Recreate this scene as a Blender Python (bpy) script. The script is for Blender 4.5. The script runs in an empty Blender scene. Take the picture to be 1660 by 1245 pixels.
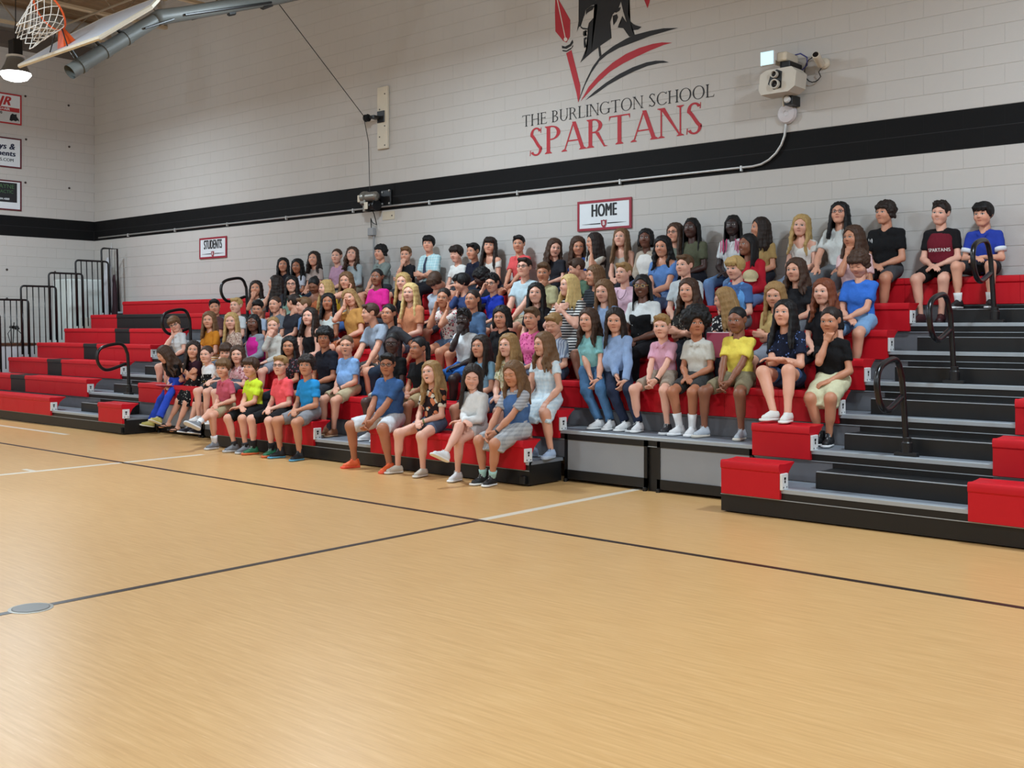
import bpy, bmesh, math, random
import numpy as np
from mathutils import Vector, Matrix, Euler
R = math.radians
C = bpy.context.scene.collection
SC = bpy.context.scene

# ------------------------------------------------------------------ camera, world, exposure
# World frame: X runs along the long wall (to the right), Y runs towards that wall, Z up.
FPX, PX0, PY0, CAMH = 1755.0, 830.0, 530.0, 1.53
YAW = math.atan2(1755.0, 1994.65)
cam = bpy.data.cameras.new('camera')
cam.sensor_width = 36.0
cam.lens = 36.0 * FPX / 1660.0
cam.shift_y = -(622.5 - PY0) / 1660.0
cam.clip_end = 200
camo = bpy.data.objects.new('camera', cam); C.objects.link(camo)
camo.location = (0, 0, CAMH)
camo.rotation_euler = (R(90), 0, YAW)
SC.camera = camo
w = bpy.data.worlds.new('world'); SC.world = w; w.use_nodes = True
w.node_tree.nodes['Background'].inputs[0].default_value = (0.9, 0.93, 1.0, 1)
w.node_tree.nodes['Background'].inputs[1].default_value = 0.18
SC.view_settings.view_transform = 'Standard'
SC.view_settings.look = 'None'
SC.view_settings.gamma = 1.0
SC.view_settings.use_curve_mapping = False
SC.view_settings.exposure = 0.0
SC.cycles.use_adaptive_sampling = True; SC.cycles.adaptive_threshold = 0.03
SC.cycles.max_bounces = 5; SC.cycles.diffuse_bounces = 3; SC.cycles.glossy_bounces = 2; SC.cycles.transmission_bounces = 2
LAMP_W = 180.0            # watts of every high-bay lamp (the light itself is made in the lamp's builder)
LAMP_COL = (0.74, 0.885, 1.0)

_sy, _cy = math.sin(YAW), math.cos(YAW)
AX = (_cy, -_sy); AY = (_sy, _cy)
def at_y(px, py, Y):
    r = (px - PX0) / FPX; d = Y / (r * AY[0] + AY[1])
    return Vector((d * (r * AX[0] + AX[1]), Y, CAMH - (py - PY0) / FPX * d))
def at_x(px, py, X):
    r = (px - PX0) / FPX; d = X / (r * AX[0] + AX[1])
    return Vector((X, d * (r * AY[0] + AY[1]), CAMH - (py - PY0) / FPX * d))
def at_z(px, py, Z):
    d = FPX * (CAMH - Z) / (py - PY0); r = (px - PX0) / FPX
    return Vector((d * (r * AX[0] + AX[1]), d * (r * AY[0] + AY[1]), Z))

# ------------------------------------------------------------------ materials
MATS = {}
def srgb(r, g=None, b=None):
    if g is None:
        s = r.lstrip('#'); r, g, b = (int(s[i:i + 2], 16) for i in (0, 2, 4))
    f = lambda c: (c / 255 / 12.92) if c / 255 <= 0.04045 else ((c / 255 + 0.055) / 1.055) ** 2.4
    return (f(r), f(g), f(b), 1.0)
class NT:
    def __init__(s, m):
        s.t = m.node_tree; s.n = s.t.nodes; s.l = s.t.links
    def add(s, typ, **kw):
        n = s.n.new(typ)
        for k, v in kw.items():
            setattr(n, k, v)
        return n
    def link(s, a, b): s.l.new(a, b)
    def math(s, op, a, b=None, c=None, clamp=False):
        n = s.n.new('ShaderNodeMath'); n.operation = op; n.use_clamp = clamp
        for i, v in enumerate((a, b, c)):
            if v is None: continue
            if isinstance(v, (int, float)): n.inputs[i].default_value = v
            else: s.l.new(v, n.inputs[i])
        return n.outputs[0]
    def mix(s, fac, a, b):
        n = s.n.new('ShaderNodeMix'); n.data_type = 'RGBA'
        for i, v in ((0, fac), (6, a), (7, b)):
            if isinstance(v, (int, float)): n.inputs[i].default_value = v
            elif isinstance(v, tuple): n.inputs[i].default_value = v
            else: s.l.new(v, n.inputs[i])
        return n.outputs[2]
    def ramp(s, fac, stops):
        n = s.n.new('ShaderNodeValToRGB'); e = n.color_ramp.elements
        while len(e) < len(stops): e.new(0.5)
        for i, (p, c) in enumerate(stops):
            e[i].position = p; e[i].color = c
        s.l.new(fac, n.inputs[0]); return n.outputs[0]
    def coords(s, kind='Object', scale=(1, 1, 1), rot=(0, 0, 0)):
        t = s.n.new('ShaderNodeTexCoord'); m = s.n.new('ShaderNodeMapping')
        m.inputs['Scale'].default_value = scale; m.inputs['Rotation'].default_value = rot
        s.l.new(t.outputs[kind], m.inputs[0]); return m.outputs[0]
    def noise(s, vec, scale, detail=3, rough=0.5):
        n = s.n.new('ShaderNodeTexNoise'); n.inputs['Scale'].default_value = scale
        n.inputs['Detail'].default_value = detail; n.inputs['Roughness'].default_value = rough
        s.l.new(vec, n.inputs['Vector']); return n.outputs[0]
    def voro(s, vec, scale, feature='F1', out=0):
        n = s.n.new('ShaderNodeTexVoronoi'); n.feature = feature; n.inputs['Scale'].default_value = scale
        s.l.new(vec, n.inputs['Vector']); return n.outputs[out]
    def bump(s, h, strength, dist=0.01):
        n = s.n.new('ShaderNodeBump'); n.inputs['Strength'].default_value = strength
        n.inputs['Distance'].default_value = dist; s.l.new(h, n.inputs['Height']); return n.outputs[0]
def newmat(name, col=(0.5, 0.5, 0.5, 1), rough=0.5, metal=0.0, spec=0.5):
    m = bpy.data.materials.new(name); m.use_nodes = True
    t = NT(m); p = t.n['Principled BSDF']
    p.inputs['Base Color'].default_value = col; p.inputs['Roughness'].default_value = rough
    p.inputs['Metallic'].default_value = metal; p.inputs['Specular IOR Level'].default_value = spec
    m.diffuse_color = col
    return m, t, p
def mat(name, col, rough=0.5, metal=0.0, var=0.06, scale=8.0, bump=0.0, bscale=60.0, spec=0.5):
    """Plain procedural surface: a colour with slight uneven tone and optional fine relief."""
    if name in MATS: return MATS[name]
    m, t, p = newmat(name, col, rough, metal, spec)
    v = t.coords('Object')
    n = t.noise(v, scale, 4)
    a = tuple(min(1, c * (1 + var)) for c in col[:3]) + (1,); b = tuple(c * (1 - var) for c in col[:3]) + (1,)
    t.link(t.mix(n, b, a), p.inputs['Base Color'])
    if bump:
        t.link(t.bump(t.noise(v, bscale, 3), bump), p.inputs['Normal'])
    MATS[name] = m; return m

def mat_floor():
    m, t, p = newmat('sports_floor', (0.6, 0.4, 0.2, 1), 0.3)
    v = t.coords('Object', (1.3, 22, 1)); v2 = t.coords('Object', (5, 70, 1)); v3 = t.coords('Object', (0.35, 1.2, 1))
    g = t.noise(v, 2.2, 6, 0.6); g2 = t.noise(v2, 2.0, 3, 0.6); g3 = t.noise(v3, 1.0, 2)
    c = t.ramp(g, [(0.30, srgb(200, 154, 98)), (0.55, srgb(215, 171, 113)), (0.75, srgb(225, 185, 129))])
    c = t.mix(t.math('MULTIPLY', g2, 0.35), c, srgb(190, 142, 92))
    fl = t.math('GREATER_THAN', t.noise(t.coords('Object', (4, 60, 1)), 1.6, 2), 0.69)
    c = t.mix(t.math('MULTIPLY', fl, 0.22), c, srgb(240, 210, 165))
    c = t.mix(t.math('MULTIPLY', g3, 0.14), c, srgb(222, 172, 112))
    t.link(c, p.inputs['Base Color'])
    t.link(t.math('MULTIPLY_ADD', g3, 0.12, 0.27), p.inputs['Roughness'])
    p.inputs['Specular IOR Level'].default_value = 0.28
    t.link(t.bump(g, 0.05, 0.002), p.inputs['Normal'])
    return m
def mat_block(name, col, rough=0.75, spec=0.4):
    m, t, p = newmat(name, col, rough, spec=spec)
    v = t.coords('Object'); g = t.coords('Generated')
    n = t.noise(v, 1.1, 3); f = t.noise(v, 90, 3, 0.7)
    inf = t.n.new('ShaderNodeObjectInfo')
    a = tuple(min(1, c * 1.05) for c in col[:3]) + (1,); b = tuple(c * 0.94 for c in col[:3]) + (1,)
    t.link(t.mix(n, b, a), p.inputs['Base Color'])
    t.link(t.bump(f, 0.35, 0.004), p.inputs['Normal'])
    return m
def mat_emit(name, col, strength):
    m, t, p = newmat(name, col, 0.4)
    p.inputs['Emission Color'].default_value = col; p.inputs['Emission Strength'].default_value = strength
    return m

FLOOR = mat_floor()
BLOCK = mat_block('painted_block', srgb(194, 190, 185))
BLOCKB = mat_block('black_painted_block', srgb(20, 20, 21), 0.7, 0.15)
MORTAR = mat('painted_mortar', srgb(180, 176, 171), 0.85)
MORTARB = mat('black_mortar', srgb(20, 20, 22), 0.8)
RED = mat('red_plastic', srgb(200, 20, 34), 0.45, var=0.05, scale=3, bump=0.06, bscale=400, spec=0.32)
SEATBLK = mat('black_plastic', srgb(26, 25, 27), 0.45, bump=0.06, bscale=400)
BLACK = mat('black_steel', srgb(20, 20, 21), 0.42, var=0.1)
BLACKR = mat('black_rail_paint', srgb(16, 16, 18), 0.28)
ALU = mat('aluminium_tread', srgb(176, 184, 190), 0.42, 0.35, var=0.05, scale=20)
DECKT = mat('grey_deck', srgb(118, 124, 132), 0.5, 0.0, var=0.12, scale=14, bump=0.1, bscale=200)
GREYP = mat('grey_panel', srgb(150, 153, 157), 0.6, var=0.05, scale=5)
GREYU = mat('galvanised_steel', srgb(120, 120, 124), 0.5, 0.3, var=0.15, scale=6)
WHITE = mat('white_plastic', srgb(225, 226, 226), 0.5)
CREAM = mat('cream_paint', srgb(214, 205, 186), 0.6)
LINEB = mat('black_line_paint', srgb(38, 26, 20), 0.35)
LINEW = mat('white_line_paint', srgb(226, 214, 194), 0.35)
MURALB = mat('black_mural_paint', srgb(28, 27, 28), 0.7)
MURALR = mat('red_mural_paint', srgb(176, 42, 52), 0.7)
MURALW = mat('white_mural_paint', srgb(214, 208, 200), 0.7)
GREYPIPE = mat('grey_pipe_paint', srgb(92, 94, 90), 0.5, var=0.1)
GALV = mat('galvanised_conduit', srgb(190, 190, 188), 0.4, 0.4)
ORANGE = mat('orange_rim_paint', srgb(226, 88, 30), 0.45)
NETM = mat('white_net_cord', srgb(232, 228, 220), 0.9)

# ------------------------------------------------------------------ mesh helpers
def mesh_pd(name, verts, faces, smooth=False):
    me = bpy.data.meshes.new(name); me.from_pydata([tuple(v) for v in verts], [], faces); me.update()
    if smooth: me.polygons.foreach_set('use_smooth', [True] * len(me.polygons))
    return me
def mesh_np(name, V, Q, smooth=True):
    """V (n,3), Q (m,4) quads; fast path"""
    me = bpy.data.meshes.new(name)
    nv, nq = len(V), len(Q)
    me.vertices.add(nv); me.vertices.foreach_set('co', np.asarray(V, np.float32).ravel())
    me.loops.add(nq * 4); me.loops.foreach_set('vertex_index', np.asarray(Q, np.int32).ravel())
    me.polygons.add(nq)
    me.polygons.foreach_set('loop_start', np.arange(0, nq * 4, 4, dtype=np.int32))
    me.polygons.foreach_set('use_smooth', np.full(nq, smooth))
    me.update(calc_edges=True); return me
class MB:
    """collects simple solids into one mesh"""
    def __init__(s): s.v = []; s.f = []
    def add(s, verts, faces):
        o = len(s.v); s.v += [Vector(p) for p in verts]; s.f += [tuple(i + o for i in f) for f in faces]; return s
    def box(s, x0, x1, y0, y1, z0, z1):
        return s.add([(x0, y0, z0), (x1, y0, z0), (x1, y1, z0), (x0, y1, z0), (x0, y0, z1), (x1, y0, z1), (x1, y1, z1), (x0, y1, z1)],
                     [(0, 3, 2, 1), (4, 5, 6, 7), (0, 1, 5, 4), (1, 2, 6, 5), (2, 3, 7, 6), (3, 0, 4, 7)])
    def rbox(s, x0, x1, y0, y1, z0, z1, b=0.005):
        """box with chamfered edges"""
        vs = []; 
        for z, i in ((z0, b), (z0 + b, 0), (z1 - b, 0), (z1, b)):
            ring = [(x0 + b, y0 + i), (x1 - b, y0 + i), (x1 - i, y0 + b), (x1 - i, y1 - b), (x1 - b, y1 - i), (x0 + b, y1 - i), (x0 + i, y1 - b), (x0 + i, y0 + b)]
            vs += [(x, y, z) for x, y in ring]
        fs = [tuple(range(7, -1, -1)), tuple(range(24, 32))]
        for l in range(3):
            for k in range(8):
                fs.append((l * 8 + k, l * 8 + (k + 1) % 8, l * 8 + 8 + (k + 1) % 8, l * 8 + 8 + k))
        return s.add(vs, fs)
    def prism(s, prof, axis, a0, a1):
        """closed 2-D profile extruded along axis 0 (x) or 1 (y) or 2 (z)"""
        def P(u, v, a): return (a, u, v) if axis == 0 else ((u, a, v) if axis == 1 else (u, v, a))
        n = len(prof)
        vs = [P(u, v, a0) for u, v in prof] + [P(u, v, a1) for u, v in prof]
        fs = [tuple(range(n - 1, -1, -1)), tuple(range(n, 2 * n))] + [(i, (i + 1) % n, n + (i + 1) % n, n + i) for i in range(n)]
        return s.add(vs, fs)
    def tube(s, pts, r, n=8, cap=True, closed=False):
        pts = [Vector(p) for p in pts]; m = len(pts)
        rr = r if isinstance(r, (list, tuple)) else [r] * m
        o = len(s.v); prev = None
        for i, p in enumerate(pts):
            if closed: t = (pts[(i + 1) % m] - pts[i - 1]).normalized()
            else: t = (pts[min(i + 1, m - 1)] - pts[max(i - 1, 0)]).normalized()
            u = prev if prev is not None else (Vector((0, 0, 1)) if abs(t.z) < 0.9 else Vector((1, 0, 0)))
            u = (u - t * u.dot(t))
            if u.length < 1e-6: u = t.orthogonal()
            u.normalize(); prev = u; v = t.cross(u)
            for k in range(n):
                a = 2 * math.pi * k / n
                s.v.append(p + (u * math.cos(a) + v * math.sin(a)) * rr[i])
        for i in range(m if closed else m - 1):
            j = (i + 1) % m
            for k in range(n):
                s.f.append((o + i * n + k, o + i * n + (k + 1) % n, o + j * n + (k + 1) % n, o + j * n + k))
        if cap and not closed:
            s.f.append(tuple(o + k for k in range(n - 1, -1, -1))); s.f.append(tuple(o + (m - 1) * n + k for k in range(n)))
        return s
    def lathe(s, prof, n=24, c=(0, 0, 0), mtx=None):
        """prof = [(r, z)...] round z"""
        o = len(s.v); m = len(prof)
        for r, z in prof:
            for k in range(n):
                a = 2 * math.pi * k / n; p = Vector((r * math.cos(a), r * math.sin(a), z))
                if mtx: p = mtx @ p
                s.v.append(p + Vector(c))
        for i in range(m - 1):
            for k in range(n):
                s.f.append((o + i * n + k, o + i * n + (k + 1) % n, o + (i + 1) * n + (k + 1) % n, o + (i + 1) * n + k))
        s.f.append(tuple(o + k for k in range(n - 1, -1, -1))); s.f.append(tuple(o + (m - 1) * n + k for k in range(n)))
        return s
    def mesh(s, name, smooth=False): return mesh_pd(name, s.v, s.f, smooth)
WM = {}
def obj(name, me, m=None, parent=None, mtx=None, smooth=None):
    if isinstance(me, MB): me = me.mesh(name, bool(smooth))
    o = bpy.data.objects.new(name, me); C.objects.link(o)
    if mtx is not None: o.matrix_basis = mtx
    WM[o.name] = o.matrix_basis.copy()
    if me is not None and m is not None:
        ms = m if isinstance(m, (list, tuple)) else [m]
        if len(me.materials) == 0:
            for k in ms: me.materials.append(k)
        else:
            for i, k in enumerate(ms):
                if me.materials[i] is not k:
                    o.material_slots[i].link = 'OBJECT'; o.material_slots[i].material = k
    if parent is not None:
        o.parent = parent; o.matrix_parent_inverse = WM[parent.name].inverted()
    return o
def tag(o, label=None, cat=None, group=None, kind=None):
    if label: o['label'] = label
    if cat: o['category'] = cat
    if group: o['group'] = group
    if kind: o['kind'] = kind
    return o
def thing(name, loc, label, cat, group=None):
    return tag(obj(name, None, mtx=Matrix.Translation(Vector(loc))), label, cat, group)
def struct(name, me, m, smooth=None):
    return tag(obj(name, me, m, smooth=smooth), kind='structure')
def smooth_by_angle(me, ang=40):
    me.polygons.foreach_set('use_smooth', [True] * len(me.polygons))
    bm = bmesh.new(); bm.from_mesh(me)
    for e in bm.edges:
        if len(e.link_faces) == 2 and e.calc_face_angle(0) > R(ang): e.smooth = False
    bm.to_mesh(me); bm.free(); return me
def text_mesh(txt, size, bold=0.0, xs=1.0, shear=0.0, depth=0.0):
    """flat lettering; bold strokes come from copies laid side by side a hair apart in depth"""
    cu = bpy.data.curves.new('lettering', 'FONT'); cu.body = txt; cu.size = size; cu.shear = shear
    cu.align_x = 'CENTER'; cu.align_y = 'CENTER'; cu.extrude = depth; cu.resolution_u = 4
    cu.space_character = 1.0 + (bold / size * 1.5 if size else 0)
    o = bpy.data.objects.new('lettering', cu)
    C.objects.link(o); dg = bpy.context.evaluated_depsgraph_get()
    me = bpy.data.meshes.new_from_object(o.evaluated_get(dg))
    bpy.data.objects.remove(o); me.transform(Matrix.Diagonal((xs, 1, 1, 1))); me.materials.clear()
    if bold:
        vs, fs = [], []
        for i, k in enumerate((-1, -0.33, 0.33, 1)):
            b = len(vs); vs += [v.co + Vector((k * bold, 0.25 * k * bold * (-1) ** i, 0.0002 * i)) for v in me.vertices]; fs += [tuple(q + b for q in p.vertices) for p in me.polygons]
        me = mesh_pd('lettering', vs, fs)
    return me
def poly_mesh(name, polys, to3d, step=0.0):
    """flat polygons -> one mesh, ngons triangulated; overlapping strokes are laid a hair apart"""
    bm = bmesh.new()
    for i, p in enumerate(polys):
        vs = [bm.verts.new(Vector(to3d(*q)) - Vector((0, step * (i % 7), 0))) for q in p]
        try: bm.faces.new(vs)
        except ValueError: pass
    bmesh.ops.triangulate(bm, faces=bm.faces)
    me = bpy.data.meshes.new(name); bm.to_mesh(me); bm.free(); return me
# ------------------------------------------------------------------ room shell
WALL_Y, WALL_X, CEIL_Z = 11.395, -21.83, 7.95
XR, YN = 9.0, -9.0
LM = MB().box(WALL_X - 0.3, XR, YN, WALL_Y + 0.3, -0.25, 0.0)
floor = struct('floor', LM, FLOOR)
def line(x0, x1, y0, y1, m): obj('court_line', MB().box(x0, x1, y0, y1, 0.0, 0.0018), m, floor)
line(-21.5, 8.0, 6.235, 6.287, LINEB)
line(-5.876, -5.824, -6.0, 6.235, LINEB)
line(-5.89, -5.81, 6.287, 9.2, LINEW)
line(-11.40, -11.31, -6.0, 7.3, LINEW)
line(-11.62, -11.40, 5.24, 5.30, LINEW)
line(-18.2, -14.9, 7.33, 7.41, LINEW)
dk = thing('floor_socket_cover', (-5.85, 2.69, 0), 'round brushed metal cover plate set in the floor on the black line', 'floor plate')
obj('plate', MB().lathe([(0.098, 0.0), (0.098, 0.003), (0.09, 0.005), (0.0, 0.005)], 32, (-5.85, 2.69, 0.0018)), mat('brushed_plate', srgb(128, 126, 122), 0.45, 0.6), dk)
obj('plate_ring', MB().lathe([(0.115, 0.0), (0.115, 0.0022), (0.098, 0.003), (0.097, 0.0)], 32, (-5.85, 2.69, 0.0)), mat('plate_ring_steel', srgb(165, 160, 150), 0.35, 0.7), dk)

# block walls: mortar plane recessed, every block proud of it with eased edges
BW, BH, CZ = 0.4064, 0.2032, 3.353
def block_mesh(name, w):
    j, b, d = 0.0018, 0.0028, 0.0045
    x0, x1, z0, z1 = j * .2, w - j * .2, j, BH - j
    v = [(x0, 0, z0), (x1, 0, z0), (x1, 0, z1), (x0, 0, z1), (x0 + b * .15, -d, z0 + b), (x1 - b * .15, -d, z0 + b), (x1 - b * .15, -d, z1 - b), (x0 + b * .15, -d, z1 - b)]
    return mesh_pd(name, v, [(4, 5, 6, 7), (0, 1, 5, 4), (1, 2, 6, 5), (2, 3, 7, 6), (3, 0, 4, 7)])
def block_wall(wall, base, u0, u1, z_lo, z_hi, place, limit, mtxf):
    full = {}
    cells = []
    k0 = math.floor((z_lo - CZ) / BH); k1 = math.ceil((z_hi - CZ) / BH)
    for k in range(k0, k1):
        z = CZ + k * BH; off = (k % 2) * BW / 2
        n0 = math.floor((u0 - off) / BW)
        u = n0 * BW + off
        while u < u1 - 0.01:
            a, b = max(u, u0), min(u + BW, u1)
            if b - a > 0.03: cells.append((a, b - a, z, k in (0, 1)))
            u += BW
    cells.sort(key=lambda c: (Vector(place(c[0], c[2])) - camo.location).length if place(c[0], c[2]) else 99)
    ones, rest = [], []
    for c in cells:
        p = Vector(place(c[0] + c[1] / 2, c[2]))
        d = p.x * AX[1] + p.y * AY[1]; px = PX0 + FPX * (p.x * AX[0] + p.y * AY[0]) / max(d, .1); py = PY0 - FPX * (p.z - CAMH) / max(d, .1)
        vis = d > 0 and -20 < px < 1680 and -20 < py < 560
        (ones if (vis and len(ones) < limit and abs(c[1] - BW) < 1e-3) else rest).append(c)
    for a, wd, z, blk in ones:
        key = blk
        if key not in full: full[key] = block_mesh('block', BW); full[key].materials.append(BLOCKB if blk else BLOCK)
        obj('block', full[key], None, wall, mtxf(a, z))
    for blk in (False, True):
        vs, fs = [], []
        for a, wd, z, bb in rest:
            if bb != blk: continue
            me = block_mesh('t', wd); M = mtxf(a, z); o = len(vs)
            vs += [M @ v.co for v in me.vertices]; fs += [tuple(i + o for i in p.vertices) for p in me.polygons]
            bpy.data.meshes.remove(me)
        if vs:
            q = obj('black_block_courses' if blk else 'block_courses', mesh_pd('block_courses', vs, fs), BLOCKB if blk else BLOCK, wall); q['kind'] = 'stuff'
wb = struct('wall_back', MB().box(WALL_X - 0.25, XR, WALL_Y + 0.002, WALL_Y + 0.25, 0, CEIL_Z), MORTAR)
block_wall(wb, None, WALL_X, 3.2, 1.5, CEIL_Z, lambda u, z: (u, WALL_Y, z), 300, lambda a, z: Matrix.Translation((a, WALL_Y + 0.003, z)))
wl = struct('wall_left', MB().box(WALL_X - 0.25, WALL_X - 0.002, YN, WALL_Y, 0, CEIL_Z), MORTAR)
block_wall(wl, None, 5.6, WALL_Y, 0.1, CEIL_Z, lambda u, z: (WALL_X, u, z), 300, lambda a, z: Matrix.Translation((WALL_X - 0.003, a, z)) @ Matrix.Rotation(R(90), 4, 'Z'))
obj('black_mortar_band', MB().box(WALL_X, 3.2, WALL_Y - 0.0008, WALL_Y + 0.002, CZ, CZ + 2 * BH), MORTARB, wb)
obj('black_mortar_band', MB().box(WALL_X - 0.002, WALL_X + 0.0008, 5.6, WALL_Y, CZ, CZ + 2 * BH), MORTARB, wl)
PLAIN = mat('plain_painted_wall', srgb(205, 198, 190), 0.8)
struct('wall_right', MB().box(XR, XR + 0.25, YN, WALL_Y, 0, CEIL_Z), PLAIN)
struct('wall_front', MB().box(WALL_X - 0.25, XR + 0.25, YN - 0.25, YN, 0, CEIL_Z), PLAIN)
# roof deck with folded ribs and the open-web joists under it
DECKM = mat('roof_deck_paint', srgb(150, 126, 98), 0.7, var=0.1, scale=2)
prof = []
x = WALL_X - 0.25
while x < XR + 0.25:
    prof += [(x, 0.0), (x + 0.03, 0.045), (x + 0.09, 0.045), (x + 0.12, 0.0)]; x += 0.3
vs = [(a, YN - 0.25, CEIL_Z + b) for a, b in prof] + [(a, WALL_Y + 0.25, CEIL_Z + b) for a, b in prof]
n = len(prof)
ceil = struct('ceiling', mesh_pd('ceiling', vs, [(i, n + i, n + i + 1, i + 1) for i in range(n - 1)]), DECKM)
JO = mat('joist_paint', srgb(196, 176, 146), 0.6)
JD = mat('joist_web_paint', srgb(150, 134, 112), 0.6)
for jx in [-20.9 + 1.9 * i for i in range(15)]:
    j = obj('roof_joist', MB().box(jx - 0.05, jx + 0.05, YN, WALL_Y, CEIL_Z - 0.62, CEIL_Z - 0.57).box(jx - 0.05, jx + 0.05, YN, WALL_Y, CEIL_Z - 0.06, CEIL_Z), JO, ceil)
    m_ = MB()
    for i in range(20):
        y0 = YN + i * 1.02; m_.tube([(jx, y0, CEIL_Z - 0.59), (jx, y0 + 0.51, CEIL_Z - 0.03), (jx, y0 + 1.02, CEIL_Z - 0.59)], 0.016, 6)
    obj('web', m_, JD, j)
for y in (9.9, 6.3, 2.5):
    obj('roof_bridging', MB().tube([(WALL_X, y, CEIL_Z - 0.64), (XR, y, CEIL_Z - 0.64)], 0.022, 6), JD, ceil)

obj('edge_beam', MB().box(WALL_X, WALL_X + 0.28, YN, WALL_Y, 7.10, 7.36), mat('edge_beam_paint', srgb(92, 84, 78), 0.6), ceil)
# ------------------------------------------------------------------ high-bay lamps (the room's own light)
LENS = mat_emit('lamp_lens', (1.0, 0.98, 0.92, 1), 9.0)
REFL = mat('lamp_reflector', srgb(150, 158, 164), 0.3, 0.7)
lamp_prof = [(0.10, 0.22), (0.12, 0.20), (0.155, 0.10), (0.215, -0.02), (0.222, -0.03)]
ME_refl = smooth_by_angle(MB().lathe(lamp_prof, 32).mesh('reflector'))
ME_ring = smooth_by_angle(MB().lathe([(0.11, 0.205), (0.135, 0.21), (0.135, 0.235), (0.10, 0.245)], 32).mesh('lamp_collar'))
ME_lens = smooth_by_angle(MB().lathe([(0.22, -0.03), (0.225, -0.05), (0.17, -0.12), (0.10, -0.145), (0.0, -0.15)], 32).mesh('lens'), 50)
ME_bal = MB().rbox(-0.09, 0.09, -0.075, 0.075, 0.24, 0.48, 0.012).mesh('ballast_box')
ME_hang = MB().tube([(0, 0, 0.48), (0.0, 0, 0.6), (0.03, 0, 0.66), (0.0, 0, 0.72), (-0.03, 0, 0.66), (0, 0, 0.6)], 0.008, 6).tube([(0, 0, 0.7), (0, 0, 1.48)], 0.007, 6).mesh('hanger')
def lamp(x, y, z, label):
    t = thing('high_bay_lamp', (x, y, z), label, 'lamp', 'high-bay lamps under the roof')
    M = Matrix.Translation((x, y, z)) @ Matrix.Scale(1.08, 4)
    obj('reflector', ME_refl, REFL, t, M); obj('lamp_collar', ME_ring, WHITE, t, M); obj('lens', ME_lens, LENS, t, M)
    obj('ballast_box', ME_bal, BLACK, t, M); obj('hanger', ME_hang, BLACK, t, M)
    li = bpy.data.lights.new('lamp_light', 'AREA'); li.shape = 'DISK'; li.size = 0.55; li.energy = LAMP_W; li.color = LAMP_COL; li.spread = R(180)
    lo = bpy.data.objects.new('lamp_light', li); C.objects.link(lo); lo.location = (x, y, z - 0.20)
    lo.parent = t; lo.matrix_parent_inverse = WM[t.name].inverted()
    lb = bpy.data.lights.new('lens_glow', 'POINT'); lb.energy = LAMP_W * 0.40; lb.color = LAMP_COL; lb.shadow_soft_size = 0.12     # the prismatic lens throws light sideways too
    lb_o = bpy.data.objects.new('lens_glow', lb); C.objects.link(lb_o); lb_o.location = (x, y, z - 0.33)
    lb_o.parent = t; lb_o.matrix_parent_inverse = WM[t.name].inverted()
for ly, xs_ in ((8.0, (-17.95, -9.9, -1.85)), (3.0, (-17.95, -9.9, -1.85, 6.2)), (-2.6, (-17.95, -9.9, -1.85, 6.2))):
    for lx in xs_:
        lamp(lx, ly, 5.75, {(-17.95, 8.0): 'glowing high-bay lamp with grey reflector hanging left of the basketball net', (-9.9, 8.0): 'high-bay lamp just above the top edge of the picture, right of the hoist cable'}.get((lx, ly), 'high-bay lamp with grey reflector hanging out of view above the court'))

# ------------------------------------------------------------------ bleacher bank
BY, SP, SZ, RI, DZ = 7.84, 0.535, 0.438, 0.266, 0.235
def row_y(k): return BY + SP * (k - 1)
def seat_z(k): return SZ + RI * (k - 1)
def deck_z(k): return DZ + RI * (k - 1) if k > 0 else 0.0
bl = thing('bleacher', (-9, BY, 0), 'long red and black telescoping bleacher filled with seated students along the block wall', 'bleacher')
seat_prof = [(0.014, -0.278), (0.012, -0.075), (0.0, -0.062), (-0.002, -0.03), (0.004, -0.008), (0.018, 0.0), (0.10, -0.006), (0.20, -0.003), (0.262, 0.002),
             (0.266, -0.008), (0.225, -0.03), (0.17, -0.075), (0.135, -0.14), (0.12, -0.21), (0.05, -0.278)]
SEAT_CACHE = {}
def seat_mesh(w):
    k = round(w, 3)
    if k not in SEAT_CACHE:
        SEAT_CACHE[k] = smooth_by_angle(MB().prism(seat_prof, 0, 0.0015, k - 0.0015).mesh('seat'), 35)
    return SEAT_CACHE[k]
ME_cap = MB().rbox(0, 0.022, 0.012, 0.115, -0.205, -0.075, 0.004).mesh('end_cap')
ME_capm = MB().box(0.0221, 0.023, 0.045, 0.075, -0.125, -0.105).box(0.0221, 0.023, 0.05, 0.07, -0.15, -0.13).box(0.0221, 0.023, 0.03, 0.042, -0.19, -0.178).box(0.0221, 0.023, 0.085, 0.097, -0.19, -0.178).mesh('end_cap_marks')
SEAT_RUNS = {1: [(-20.3, -16.42), (-14.93, -14.25), (-11.98, -9.96), (-8.97, -6.76), (-4.61, -4.08), (-2.63, 2.4)],
             2: [(-20.3, -16.3), (-14.75, -6.76), (-4.62, -4.08), (-2.63, 2.4)],
             7: [(-20.05, 2.4)]}
for k in (3, 4, 5, 6): SEAT_RUNS[k] = [(-20.3, -16.25), (-14.75, -4.08), (-2.63, 2.4)]
BLACK_SEATS = {2: (-19.0, -18.45), 3: (-18.76, -18.24), 4: (-18.5, -18.02), 5: (-18.38, -17.87), 6: (-19.3, -16.83)}
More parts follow.
